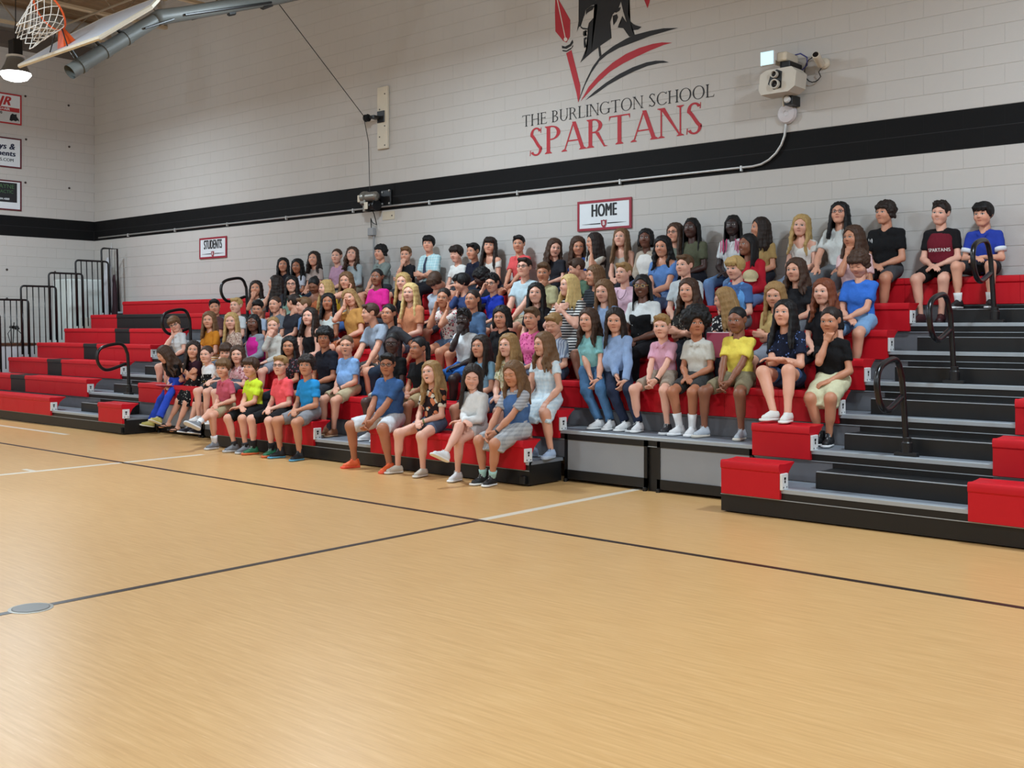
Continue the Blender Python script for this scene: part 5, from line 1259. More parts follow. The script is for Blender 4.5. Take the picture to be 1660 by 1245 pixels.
    if kind_bot == 'dress':
        for q in (-1, 1): F.add(cap(HP[q], lerp(HP[q], K[q], 0.8) - up * .01, 0.105 * s, 0.085 * s), 0.04)
        for t_ in (-1, 0, 1):
            kk = mk + (K[1] - K[-1]) * 0.5 * t_ * 1.15; F.add(clipc(cap(lerp(H0, kk, 0.6), kk + f0 * 0.02 - up * 0.10, 0.07 * s, 0.055 * s), kk - up * 0.09 + f0 * .02, nrm(-up * 0.7 + f0 * .3)), 0.05)
    F.ripple(0.0034 if lod == 0 else 0.003, 68, seed)
    # hem
    if kind_bot != 'dress': F.cut(H0 - u * 0.055 * s, -u)
    # neck opening
    nk = hp(0, 0.02, -0.06); nr = {'tee': 0.050, 'polo': 0.046, 'shirt': 0.046, 'tank': 0.062, 'scoop': 0.060, 'vneck': 0.052}.get(kind_top, 0.050) * s
    F.add(cap(N - u * 0.004, lerp(N, nk, 1.2), nr, nr + 0.012), 0.006, 's')
    if kind_top in ('tank', 'scoop'): F.add(ell(N + fw * 0.085 - u * 0.035, (0.062 * s, 0.062 * s, 0.055 * s)), 0.01, 's')
    if kind_top in ('polo', 'shirt', 'vneck', 'jacket'): F.add(cap(N + fw * 0.075 - u * 0.005, N + fw * 0.100 - u * (0.055 if kind_top != 'vneck' else 0.075), 0.022 * s, 0.007 * s), 0.006, 's')
    if kind_top in ('polo', 'shirt'):
        for q in (-1, 1):
            cpts = [N - fw * 0.058 * s + u * 0.016, N + w_ * q * 0.046 * s - fw * 0.034 + u * 0.014, N + w_ * q * 0.060 * s + fw * 0.012 + u * 0.002, N + w_ * q * 0.040 * s + fw * 0.064 - u * 0.020, N + w_ * q * 0.040 * s + fw * 0.082 - u * 0.046]
            for pr in chain(cpts, [0.014, 0.015, 0.016, 0.015, 0.008]): F.add(pr, 0.004)
    if kind_top == 'hoodie':
        for q in (-1, 1): F.add(cap(N - fw * 0.06 + u * 0.015, N + w_ * q * 0.06 + fw * 0.02 - u * 0.005, 0.032, 0.022), 0.02)
    tm = top[1] if not isinstance(top[1], str) else cloth_mat(*top[1:])
    nm = {'tee': 'shirt', 'polo': 'polo_shirt', 'shirt': 'shirt', 'hoodie': 'hoodie', 'jacket': 'jacket', 'long': 'shirt', 'tank': 'tank_top', 'scoop': 'blouse', 'vneck': 'blouse'}[kind_top]
    garment = obj('dress' if kind_bot == 'dress' else nm, mesh_np('garment', *F.mesh()), tm, root)
    if over:
        F = Field(np.min([S[-1], S[1], H0], 0) - 0.17, np.max([S[-1], S[1], H0, N], 0) + 0.17, hc); ok = over[0]; g = bulk * (1.07 if ok != 'front' else 1.10)
        F.add(cap(H0 - u * 0.02, Cc, 0.094 * s * g, 0.094 * s * g, w_, 1.38)); F.add(cap(Cc, N - u * 0.075 * s, 0.096 * s * g, 0.072 * s * g, w_, 1.40), 0.05)
        for q in (-1, 1): F.add(cap(Cc + w_ * q * 0.065 * s, N + w_ * q * 0.062 * s - u * 0.012, 0.06 * s, 0.040 * s), 0.03)
        F.ripple(0.003 if ok != 'front' else 0.0015, 60, seed); F.cut(H0 - u * 0.05 * s, -u)
        F.add(cap(N - u * 0.03, lerp(N, hp(0, 0.02, -0.06), 1.2), 0.056 * s, 0.062 * s), 0.006, 's')
        if ok == 'pinafore': F.cut(N - u * 0.105 * s, nrm(u + fw * .1))
        if ok == 'open': F.add(box3((Cc + H0) / 2 + fw * 0.12, (0.05 * s, 0.10, 0.30), 0.0, np.stack([w_, fw, u], 1)), 0.01, 's'); F.add(ell(N + fw * 0.08 - u * 0.03, (0.05, 0.05, 0.07)), 0.02, 's')
        if ok == 'front': F.cut(N - u * 0.028 * s, u)
        obj({'pinafore': 'pinafore', 'open': 'open_jacket', 'front': 'shirt_front', 'vest': 'vest'}[ok], mesh_np('over', *F.mesh()), cloth_mat(*over[1:]), root)
    # bottoms
    if kind_bot != 'dress':
        hb = 0.0140 if lod == 0 else 0.022
        F = Field(np.min([HP[-1], HP[1], K[-1], K[1], A[-1], A[1]], 0) - 0.16, np.max([HP[-1], HP[1], K[-1], K[1], A[-1], A[1]], 0) + 0.16, hb)
        F.add(ell(H0 + u * 0.01, (0.150 * s * fat ** .5, 0.120 * s * fat ** .5, 0.095 * s)))
        for q in (-1, 1):
            kd = nrm(K[q] - HP[q])
            if kind_bot in ('shorts', 'longshorts', 'short_shorts'):
                fr = {'shorts': 0.78, 'longshorts': 0.93, 'short_shorts': 0.5}[kind_bot]; e = lerp(HP[q], K[q], fr)
                F.add(clipc(cap(HP[q], lerp(HP[q], K[q], fr + 0.05), 0.084 * s * fat ** .5, 0.074 * s * fat ** .4), e, kd), 0.03)
            elif kind_bot == 'skirt':
                F.add(cap(HP[q], lerp(HP[q], K[q], 0.82), 0.095 * s, 0.074 * s), 0.05)
            else:
                F.add(cap(HP[q], K[q], 0.082 * s * fat ** .5, 0.058 * s), 0.03); F.add(clipc(cap(K[q], A[q], 0.058 * s, 0.044 * s * bot[-1] if isinstance(bot[-1], float) else 0.044 * s), A[q] + nrm(K[q] - A[q]) * 0.025, nrm(A[q] - K[q])), 0.03)
        if kind_bot == 'skirt':
            for t_ in (-1, 0, 1):
                kk = mk + (K[1] - K[-1]) * 0.5 * t_ * 1.2; e = lerp(H0, kk, 0.9)
                F.add(clipc(cap(lerp(H0, kk, 0.5), e - up * 0.10 + f0 * .02, 0.075 * s, 0.05 * s), e - up * 0.085 + f0 * .02, nrm(-up * 0.8 + f0 * .25)), 0.05)
        F.ripple(0.0035, 64, seed + 500)
        bm_ = [b for b in bot[1:] if not isinstance(b, float)]
        obj({'pants': 'pants', 'skirt': 'skirt'}.get(kind_bot, 'shorts'), mesh_np('bottoms', *F.mesh()), cloth_mat(*bm_), root)
    # hair
    if hair[0]:
        lh = hair[0] in ('long', 'wavy', 'half', 'curlylong', 'bob', 'bangs', 'braids'); ln = hair_s[2] if lh else 1.0
        hm = HM @ Matrix.Diagonal((hair_s[0], hair_s[1], 1.0 if lh else hair_s[2], 1)); obj('hair', hair_mesh(hair[0], ln), hair_mat(hair[1]), root, hm)
    if glasses: obj('glasses', ME_GLASS, shade_mat(glasses, 0.3), root, HM)
    # shoes
    for q in (-1, 1):
        fd = nrm(fdir[q]); sd = nrm(K[q] - A[q])
        air = A[q][2] - fl > 0.10
        zd = up if not air else nrm(sd * 0.75 + up * 0.5)
        yb_ = -nrm(fd - zd * (fd @ zd)); xb_ = np.cross(yb_, zd); M = np2m(np.stack([xb_, yb_, zd], 1), A[q], 0.97 * ls ** .5)
        mu_, ms_, ml_ = SHOES[shoe[0]]
        if row <= 4 or A[q][2] > 0:
            sh = obj('shoe', mu_, shade_mat(shoe[1]), root, M); obj('sole', ms_, shade_mat(shoe[2]), sh, M)
            if len(shoe) > 4: obj('shoe_stripes', ME_STRIPES, shade_mat(shoe[4], 0.6), sh, M)
            if ml_ and len(shoe) > 3 and shoe[3]: obj('laces', ml_, shade_mat(shoe[3], 0.8), sh, M)
        if sock:
            L_ = sock[1]; obj('sock', MB().tube([A[q] - sd * 0.01, A[q] + sd * 0.03, A[q] + sd * L_ * 0.6, A[q] + sd * L_], [0.034, 0.035, 0.038, 0.040 + 0.03 * L_], 12), shade_mat(sock[0], 0.9), root, smooth=True)
    if watch:
        q, col = watch; d = nrm(Wr[q] - E[q]); p = Wr[q] - d * 0.012
        obj('wristband', MB().tube([p - d * 0.009, p + d * 0.009], 0.0265, 14), shade_mat(col, 0.4), root, smooth=True)
    return dict(root=root, H0=H0, u=u, w=w_, fw=fw, Cc=Cc, N=N, E=E, mk=mk, K=K, A=A, Hd=Hd, HM=HM, Wr=Wr, s=s, garment=garment, f0=f0, hp=hp, S=S)
# ------------------------------------------------------------------ the students, row by row
G = {}
WH = ('low', '#dedede', '#efefec', '#f4f4f4'); BKS = ('low', '#1c1c1f', '#e4e4e2', '#dddddd'); GRY = ('run', '#74767a', '#cfcfcf', '#e0e0e0')
# front row (feet on the floor)
G[4] = person(362, 596, 1, 'student in salmon pink polo with one grey shoe stretched out over the knee', 'f2', ('fringe', 'lb'), (-22, 5, 0), ('polo', '#c4596a'), ('shorts', '#a89878'), 'lap', feet=((316, 690, -0.50), (348, 722)), shoe=GRY, sock=('#e8e8e8', 0.10), legpole=((0.1, -0.5, 1.0), None))
G[5] = person(407, 595, 1, 'student in neon yellow polo and black shorts', 'f2', ('fringe', 'br'), (-35, 0, 0), ('polo', '#d6ee3c'), ('longshorts', '#1a1a1c'), 'wrap', feet=((381, 722), (398, 727)), shoe=('run', '#74767a', '#c4c4c4', '#b0b0b0'), sock=('#333336', 0.06))
G[6] = person(455, 592, 1, 'student in coral polo and dark-rimmed glasses', 'f1', ('short', 'gd'), (-25, 0, 0), ('polo', '#ff5f66'), ('longshorts', '#1a1a1c'), 'lap', glasses='#141416', feet=((412, 727), (441, 735)), shoe=('run', '#1f6a48', '#d86a3a', '#e8e8e8'), sock=('#18181a', 0.10))
G[7] = person(497, 592, 1, 'student with brown mop of hair in bright blue tee and grey shorts', 't1', ('mop', 'db'), (-18, 0, 0), ('tee', '#2a90d0'), ('shorts', '#86868a'), 'lap', feet=((455, 740), (486, 744)), shoe=('high', '#1a1c20', '#5a9ec0', '#30343a'))
G[9] = person(628, 590, 1, 'student in dark-rimmed glasses, steel blue polo, white shorts and bright orange shoes', 't2', ('short', 'bk'), (-10, 5, 0), ('polo', '#3f6396'), ('longshorts', '#d8dade'), 'knees', glasses='#1a1a1a', fat=1.13, feet=((575, 745), (632, 758)), shoe=('run', '#f06a38', '#f0583a', '#f08860'), splay=0.12)
G[10] = person(699, 603, 1, 'blond student calling out in a black shirt with large orange and cream print', 'f1', ('wavy', 'gd'), (-35, -2, -8), ('tee', '#2a2024', 'bold', '#d8845c', '#e6e0d0'), ('short_shorts', '#55627a'), 'lap', mouth='o', feet=((645, 759), (686, 767)), shoe=('slip', '#c8c0b0', '#dedad0', None), watch=(1, '#6a7a4a'))
G[11] = person(766, 610, 1, 'dark-haired student in white hoodie with legs crossed, looking down', 'f1', ('long', 'db'), (-5, 18, 5), ('hoodie', '#e6e6e4'), ('short_shorts', '#d8d0cc'), 'wrap', eyes='c', mouth='s', feet=((722, 736, -0.42), (742, 764)), shoe=WH, legpole=((0.5, -0.6, 1.0), None))
G[12] = person(832, 605, 1, 'student in denim vest over a pale grey checked dress with black canvas shoes', 't1', ('wavy', 'lb'), (-35, 15, 0), ('tee', '#9a9ca2', 'stripe', '#b4b6bc'), ('skirt', '#b4b6b8', 'plaid', '#8d9094'), 'knees', eyes='c', over=('vest', '#4a6a9a'), feet=((784, 777), (798, 779)), shoe=('high', '#1c1c1e', '#e8e8e4', '#f0f0f0'), sock=('#a8d0c8', 0.08), watch=(1, '#1a1a1a'))
# second row (three of them in the recessed bay with feet on the floor)
G[1] = person(266, 574, 2, 'student with long brown hair bent over a red notebook, in bright blue trousers', 'f2', ('wavy', 'br'), (-70, 32, 0), ('tee', '#17171a'), ('pants', '#2a48b4', 1.6), ('lap', 'lap'), hy=-0.06, eyes='c', footlevel=0.0, feet=((240, 700), (246, 709)), shoe=('low', '#c0b260', '#e0dcc8', '#f0eee0'))
G[2] = person(313, 566, 2, 'dark-haired student in maroon polo with arms folded, printed skirt and flip-flops', 'f2', ('long', 'db'), (-5, 5, 5), ('polo', '#3a1f2c'), ('skirt', '#17171a', 'dots', '#d8d8d0', '#b8b0a0'), 'crossed', footlevel=0.0, feet=((266, 697), (284, 706)), shoe=('sandal', '#141416', '#141416', None))
G[3] = person(335, 574, 2, 'student in white tee under a black flowered pinafore dress', 'f1', ('bun', 'br'), (-28, 5, 0), ('tee', '#e8e8ea'), ('skirt', '#17171a', 'dots', '#d8d8d0', '#c0b060'), 'lap', over=('pinafore', '#17171a', 'dots', '#d8d8d0', '#c0b060'), footlevel=0.0, feet=((304, 708), (318, 712)), shoe=('low', '#1c2030', '#dcdcdc', '#eeeeee'), watch=(1, '#c06070'))
G[109] = person(366, 570, 2, 'small student half hidden behind the salmon polo, only the face showing', 'f1', ('fringe', 'br'), (-10, 15, 0), ('tee', '#c8b8b0'), ('shorts', '#44484e'), 'lap', hy=0.2)
G[102] = person(385, 574, 2, 'curly brown-haired student in pink flowered shirt behind the neon polo', 'f1', ('curlylong', 'br'), (-12, 5, 0), ('tee', '#d4a0a4', 'floral', '#8a3a44', '#f0e0e0'), ('shorts', '#555a66'), 'lap', hair_s=(1, 1, 0.75))
G[101] = person(469, 560, 2, 'black-haired student in dark flowered top behind the coral polo', 't1', ('long', 'bk'), (-15, 8, 0), ('tee', '#2a2226', 'floral', '#8a4a50', '#5a5a62'), ('pants', '#2a2c34'), 'lap')
G[104] = person(526, 547, 2, 'student with black curly mop in a navy polo behind the bright blue tee', 't2', ('mop', 'bk'), (-12, 5, 0), ('polo', '#1c1e28'), ('shorts', '#2e2e33'), 'lap', hair_s=(1.06, 1.06, 1.06))
G[8] = person(562, 559, 2, 'student with cropped hair, open mouth, pale blue polo and khaki shorts', 'f2', ('buzz', 'db2'), (-12, 5, 0), ('polo', '#86aee0'), ('shorts', '#b8a888'), 'lap', mouth='o', fat=1.10, shoe=('low', '#8a5a3a', '#c0a080', None), watch=(1, '#303034'))
G[107] = person(636, 556, 2, 'student in glasses and black tee directly behind the steel blue polo', 'd1', ('buzz', 'bk'), (-10, 5, 0), ('tee', '#151517'), ('shorts', '#c8c4b8'), 'lap', glasses='#2a2a2a', fat=1.1)
G[108] = person(678, 564, 2, 'student with tight braids drawn back in a black tee and tan shorts', 't2', ('pony', 'bk'), (-45, 0, 0), ('tee', '#161618'), ('shorts', '#b8a078'), 'lap')
G[66] = person(779, 561, 2, 'long dark-haired student in light blue tee behind the white hoodie', 'f3', ('long', 'db'), (-32, 0, 0), ('tee', '#8ab4d0'), ('shorts', '#4a5a70'), 'lap')
G[67] = person(824, 559, 2, 'blond student in cream flowered top behind the denim vest', 'f1', ('half', 'gd'), (-38, 2, 0), ('tee', '#e0d8b8', 'floral', '#c8a860', '#a0b080'), ('shorts', '#5a6a88'), 'lap')
G[13] = person(881, 557, 2, 'wavy-haired student in a pale blue and white dress with chunky platform shoes', 'f2', ('wavy', 'lb'), (-55, 5, 0), ('scoop', '#dbe6ea', 'plaid', '#c4d8e2'), ('dress',), ('hk', 'hk'), feet=((864, 727), (893, 731)), shoe=('plat', '#a8bcd8', '#b8c8de', '#3a4660'), hair_s=(1, 1, 0.85))
# third row
G[103] = person(283, 525, 3, 'student in glasses and white polo leaning a cheek on one hand at the row end', 'f1', ('fringe', 'lb'), (-12, 15, -22), ('polo', '#d4d8da'), ('shorts', '#3c4046'), ('cheek', 'lap'), dx=-0.13, glasses='#181818')
G[97] = person(339, 518, 3, 'student with long light brown hair in an orange tee', 'f2', ('long', 'lb'), (-18, 5, 0), ('tee', '#d0862a'), ('skirt', '#d0862a', 'stripe', '#f0e0c8'), 'lap', hair_s=(1, 1, .85))
G[98] = person(375, 520, 3, 'student with long blond hair in a beige flowered top', 'f1', ('long', 'bl'), (-15, 5, 0), ('tee', '#c0a494', 'floral', '#8a6a60', '#e0d0c0'), ('shorts', '#6a7484'), 'lap')
G[99] = person(411, 523, 3, 'student in a magenta top under a grey jacket', 'b2', ('braids', 'bk'), (-22, 3, 0), ('jacket', '#8c929c'), ('pants', '#6a1c4c'), 'lap', over=('front', '#d02a94'), hair_s=(.95, 1, .8))
G[100] = person(443, 527, 3, 'blond student in oatmeal sweatshirt with a hand over the mouth', 'f1', ('pony', 'gd'), (-10, 5, 0), ('hoodie', '#c8c6be'), ('shorts', '#8a8f9a'), ('mouth', 'lap'))
G[96] = person(502, 513, 3, 'dark-haired student looking up in a black sleeveless top', 'f1', ('half', 'db'), (-28, -5, 0), ('tank', '#161618'), ('shorts', '#4a5a70'), 'lap')
G[105] = person(600, 507, 3, 'student in pale grey-blue tee turned sideways, forearms on knees', 'f2', ('short', 'br'), (-75, 5, 0), ('tee', '#98a4b4'), ('shorts', '#4c4a48'), 'dangle', dx=-0.10, hy=-0.02)
G[106] = person(630, 508, 3, 'dark-haired student with hair tied back in a charcoal shirt', 't1', ('pony', 'bk'), (-28, 0, 0), ('tee', '#3a3a3e'), ('pants', '#2a3444'), ('lap', 'hip'))
G[60] = person(752, 517, 3, 'student in white tee with a fist raised to the mouth', 'd2', ('crop', 'bk'), (-15, 5, 0), ('tee', '#dfe2e4'), ('shorts', '#2e62a8'), ('mouth', 'lap'))
G[65] = person(813, 513, 3, 'student with black shoulder-length hair in a black polo', 'f3', ('bob', 'bk'), (-20, 8, 0), ('polo', '#1a1a1d'), ('shorts', '#3a3a40'), 'lap')
G[58] = person(862, 515, 3, 'student in a hot pink printed polo', 'f3', ('short', 'db2'), (-25, 5, 0), ('polo', '#f076ac', 'floral', '#c03a80', '#f076ac'), ('shorts', '#5a6478'), 'lap')
G[59] = person(898, 525, 3, 'student in pale blue striped shirt looking down beside the hot pink polo', 'f2', ('short', 'gd'), (-28, 20, 0), ('shirt', '#c8d4e4', 'vstripe', '#8a9ab8'), ('shorts', '#3a4456'), 'lap', eyes='c')
G[14] = person(954, 518, 3, 'wavy-haired student in mint tee and blue jeans above the grey panel', 'f2', ('wavy', 'br'), (-32, 5, 0), ('tee', '#92cfd0'), ('pants', '#4a6f94'), 'knees', feet=((972, 685), (990, 690)), shoe=WH + ('#1c1c20',), watch=(1, '#2a2a2a'), hair_s=(1, 1, .85))
G[15] = person(997, 518, 3, 'dark-haired student in loose powder blue blouse and dark jeans', 'f2', ('long', 'db'), (-10, 12, 0), ('long', '#8fa8ce'), ('pants', '#232b40'), 'knees', feet=((1015, 690), (1036, 692)), shoe=WH + ('#1c1c20',), watch=(1, '#c8d0d4'), fat=1.06, hair_s=(1, 1, .9))
G[16] = person(1073, 528, 3, 'blond student in pale pink polo and beige shorts', 'f1', ('short', 'gd'), (-15, 6, 0), ('polo', '#dca6ba'), ('shorts', '#a09080'), 'knees', feet=((1034, 690), (1082, 695)), shoe=('run', '#26262a', '#d8d8d8', '#c0c0c0'), watch=(1, '#151515'))
G[17] = person(1129, 524, 3, 'student with a large round black afro in an off-white polo', 't2', ('afro', 'bk'), (6, 0, 0), ('polo', '#cdccc4'), ('shorts', '#3c3c3c'), 'lap', feet=((1102, 694), (1122, 698)), shoe=('run', '#dcdcdc', '#f0f0f0', '#f4f4f4'), sock=('#e8e8e8', 0.14))
G[18] = person(1195, 518, 3, 'student in bright yellow tee and olive shorts', 'b1', ('buzz', 'bk'), (-25, 8, 0), ('tee', '#ecd85e'), ('shorts', '#857a60'), 'knees', feet=((1142, 698), (1202, 702)), shoe=('run', '#b4bcc4', '#dcd4c4', '#d0d4d8'), splay=0.12, hair_s=(1.01, 1.01, 1.03))
G[19] = person(1272, 507, 3, 'long dark-haired student in a navy starry top with feet up on the red bench', 'f2', ('long', 'bk'), (-25, -3, 0), ('tee', '#1e2438', 'dots', '#6a8ad0', '#8aa4e0'), ('short_shorts', '#34486a'), 'wrap', footlevel=seat_z(2) + 0.005, feet=((1254, 668, -0.36), (1277, 671, -0.36)), shoe=('slip', '#dedcd6', '#eae8e2', None), hair_s=(1, 1, .95))
G[20] = person(1346, 519, 3, 'student in black tee and cream skirt resting chin on a hand', 't1', ('bun', 'db'), (-20, 10, 0), ('tee', '#161618'), ('skirt', '#cfcba8'), ('chin', 'lap'), feet=((1330, 690), (1344, 696)), shoe=('high', '#1a1a1e', '#e8e8e8', '#f0f0f0'))
# fourth row
G[89] = person(348, 497, 4, 'dark-haired student in a brown tee, leftmost of the fourth row', 'f3', ('short', 'bk'), (-5, 5, -8), ('tee', '#5a3c40'), ('shorts', '#3a3c42'), 'lap')
G[90] = person(383, 495, 4, 'blond student in white tee beside the brown tee', 'f1', ('short', 'bl'), (-32, 0, 0), ('tee', '#d4dadc'), ('shorts', '#4a5260'), 'lap')
G[92] = person(418, 499, 4, 'student in ice blue tee with head lowered, behind the magenta top', 'f3', ('short', 'bk'), (-15, 18, 0), ('tee', '#a8b8cc'), ('shorts', '#3a3c42'), 'lap')
G[93] = person(446, 493, 4, 'student with cropped hair in a grey polo', 'f2', ('buzz', 'br'), (-28, 5, 0), ('polo', '#6e767e'), ('shorts', '#4a4c52'), 'lap')
G[94] = person(476, 490, 4, 'student in black shirt turned away showing the back of the head', 'f2', ('short', 'db'), (-130, 5, 0), ('tee', '#2c2c34'), ('shorts', '#3a3c42'), 'lap', hy=0.20)
G[95] = person(492, 495, 4, 'student in profile wearing a sky blue tee', 'f1', ('short', 'lb'), (-72, 5, 0), ('tee', '#7eaae0'), ('shorts', '#3a3c42'), 'lap', hy=0.02)
G[88] = person(532, 489, 4, 'black-haired student in a white ruffled top', 't2', ('long', 'bk'), (-10, 0, 0), ('scoop', '#d4dcd8'), ('pants', '#8a90a0'), 'lap', hair_s=(1, 1, .8))
G[87] = person(567, 482, 4, 'student in mustard tee leaning the head on a raised hand', 'f2', ('long', 'gd'), (-15, 8, -25), ('tee', '#c08c4c'), ('shorts', '#a05a3a'), ('temple', 'lap'), dx=-0.08)
G[75] = person(665, 474, 4, 'student with long pale blond hair in an apricot shirt', 'f1', ('long', 'pl'), (-25, 3, 0), ('tee', '#c8845f'), ('shorts', '#6a7484'), ('lap', 'lap'))
G[62] = person(719, 482, 4, 'student in flowered white tee with both fists on the cheeks', 't1', ('bun', 'db'), (-15, 5, 5), ('tee', '#d8ccc4', 'floral', '#b04050', '#303040'), ('short_shorts', '#4a5a70'), 'cheek', hy=-0.03)
G[61] = person(766, 485, 4, 'dark-haired student in a denim jacket', 't1', ('pony', 'db'), (-30, 0, 0), ('jacket', '#4e6a8c'), ('shorts', '#3a4a60'), 'lap')
G[51] = person(869, 475, 4, 'student with long black hair in a black top behind the hot pink polo', 'f1', ('long', 'bk'), (-10, 0, 0), ('tee', '#1c1a20'), ('pants', '#2a2c34'), 'lap', mouth='s')
G[52] = person(922, 462, 4, 'bright blond student in a black and white striped dress, hands at the chest', 'f1', ('half', 'pl'), (-60, 0, 0), ('tee', '#e0e0dc', 'stripe', '#20262e'), ('skirt', '#e0e0dc', 'stripe', '#20262e'), 'chest', mouth='s')
G[55] = person(979, 471, 4, 'long light brown-haired student in a grey-blue top behind the powder blue blouse', 'f1', ('long', 'lb'), (-25, 12, 0), ('tee', '#8a9fc0'), ('shorts', '#4a5a70'), 'lap')
G[57] = person(1041, 463, 4, 'student with glasses and braids in white shirt under a black pinafore', 'b2', ('braids', 'bk'), (-15, 5, 0), ('tee', '#e0e4e4'), ('pants', '#1a1a1e'), 'lap', glasses='#c0a060', mouth='s', over=('pinafore', '#141416'), hair_s=(.97, 1, .8))
G[36] = person(1116, 470, 4, 'wavy-haired student with folded arms in a black speckled top, behind the afro', 'f2', ('wavy', 'br'), (-25, 5, 0), ('tee', '#2a2826', 'floral', '#8a8478', '#5a5650'), ('pants', '#2a2c34'), 'crossed', hair_s=(1, 1, .8))
G[35] = person(1174, 485, 4, 'student in black and white print turned away, hair hiding the face, with a maroon folder', 'f2', ('long', 'gd'), (-85, 15, 0), ('tee', '#1e1c20', 'floral', '#e0dcd8', '#b0aca8'), ('pants', '#2a2c34'), 'wrap')
G[21] = person(1256, 477, 4, 'student with long dark blond hair in a tan tee, arms folded', 'f2', ('long', 'gd'), (-15, 15, 0), ('tee', '#c2a870'), ('shorts', '#8a8f9a'), 'crossed', hair_s=(1, 1, .85))
G[22] = person(1335, 472, 4, 'auburn-haired student in a black tee behind the cream skirt', 'f1', ('wavy', 'au'), (-25, 5, 0), ('tee', '#1c1b1f'), ('pants', '#22242a'), 'lap', hair_s=(1, 1, .9))
# fifth row
G[91] = person(415, 467, 5, 'dark-haired student in white tee with a hand over the mouth', 'f3', ('long', 'db'), (-10, 0, 0), ('tee', '#d0d4cc'), ('shorts', '#4a5260'), ('mouth', 'lap'))
G[82] = person(446, 459, 5, 'student with brown ponytail in full profile, dark top', 'f2', ('half', 'db'), (-88, 0, 0), ('tee', '#3a3a40'), ('pants', '#2a2c34'), ('chin', 'lap'))
G[83] = person(473, 460, 5, 'black-haired student in glasses and a mint top', 'f1', ('long', 'bk'), (-10, 5, 0), ('tee', '#9cc0b0'), ('pants', '#3a4250'), 'lap', glasses='#2a2022')
G[84] = person(509, 462, 5, 'student in rust-coloured top looking down at a pink paper', 'b1', ('bun', 'bk'), (-20, 32, 0), ('tank', '#b0603c'), ('shorts', '#2e56a0'), 'lap', eyes='c', mouth='s')
G[85] = person(528, 467, 5, 'laughing blond student in profile wearing yellow', 'f1', ('long', 'bl'), (-62, 0, 0), ('tee', '#d0a830'), ('pants', '#2a2c34'), 'lap', mouth='s', hy=-0.08)
G[86] = person(561, 454, 5, 'light brown-haired student resting a cheek on one hand, behind the mustard tee', 'f2', ('long', 'lb'), (-22, 8, 0), ('tee', '#b8b0a4'), ('pants', '#4a6ea8'), ('lap', 'cheek'))
G[73] = person(611, 449, 5, 'student in a bright magenta tee', 'b1', ('pony', 'bk'), (-20, 0, 0), ('tee', '#dc2a90'), ('shorts', '#3a3c42'), 'lap')
G[74] = person(653, 456, 5, 'smiling blond student in a black top behind the apricot shirt', 'f1', ('long', 'bl'), (-20, 5, 0), ('scoop', '#1c1c20'), ('shorts', '#3a3c42'), 'lap', mouth='s')
G[64] = person(706, 456, 5, 'brown-haired student with the head bowed low over the hands', 'f2', ('fringe', 'br'), (-40, 58, 0), ('tee', '#aab4c0'), ('shorts', '#3a3c42'), ('mouth', 'lap'), eyes='c')
G[63] = person(748, 458, 5, 'black-haired student in navy leaning left in profile', 'f2', ('fringe', 'bk'), (-80, 10, 0), ('long', '#34446e'), ('pants', '#2a2c34'), ('chin', 'lap'), dx=-0.08)
G[50] = person(798, 458, 5, 'student in royal blue polo touching dark-rimmed glasses', 'f2', ('crop', 'bk'), (-25, 10, 0), ('polo', '#2038a8'), ('shorts', '#3a3c42'), ('temple', 'lap'), glasses='#141416')
G[48] = person(850, 433, 5, 'tall student in glasses and pale grey-blue tee', 'f1', ('short', 'db'), (-25, -3, 0), ('tee', '#b8ccd4'), ('shorts', '#b0a288'), 'knees', glasses='#3a3030')
G[49] = person(881, 441, 5, 'student in khaki green polo with a hand under the chin', 't1', ('short', 'db2'), (-10, 10, 0), ('polo', '#b4ae86'), ('shorts', '#5a5c50'), ('chin', 'lap'))
G[53] = person(964, 446, 5, 'student with shaggy brown hair over the eyes in a dark tee', 'f3', ('bob', 'lb'), (-58, 5, 0), ('tee', '#23262a', 'stripe', '#3a3e44'), ('shorts', '#3a3c42'), 'lap', hair_s=(1, 1, .85))
G[56] = person(1011, 442, 5, 'blond student in a pale pink tee with a cord necklace', 'f1', ('short', 'gd'), (-35, 0, 0), ('tee', '#e0bccc'), ('shorts', '#3a3c42'), 'lap')
G[37] = person(1110, 430, 5, 'student with short hair in a pale grey tee, behind the speckled top', 'f1', ('short', 'db2'), (-35, 0, 0), ('tee', '#c4ccce'), ('shorts', '#3a3c42'), 'lap', sw=1.08)
G[34] = person(1192, 434, 5, 'blond student in blue polo under an open light blue jacket', 'f1', ('fringe', 'bl'), (-35, 10, 0), ('polo', '#4a6a9e'), ('pants', '#6a6c70'), 'lap', over=('open', '#6aa4e0'))
G[23] = person(1290, 437, 5, 'wavy brown-haired student in black tee behind the tan tee', 'f2', ('wavy', 'br'), (-30, 5, 0), ('tee', '#232326'), ('pants', '#6a6e74'), 'lap', hair_s=(1, 1, .75))
G[24] = person(1392, 427, 5, 'curly-haired student in blue tee and light blue shorts looking down', 'f2', ('mop', 'br'), (-25, 28, 0), ('tee', '#3a72d0'), ('shorts', '#7fa6d0'), ('lap', 'wrap'), eyes='c', sw=1.06)
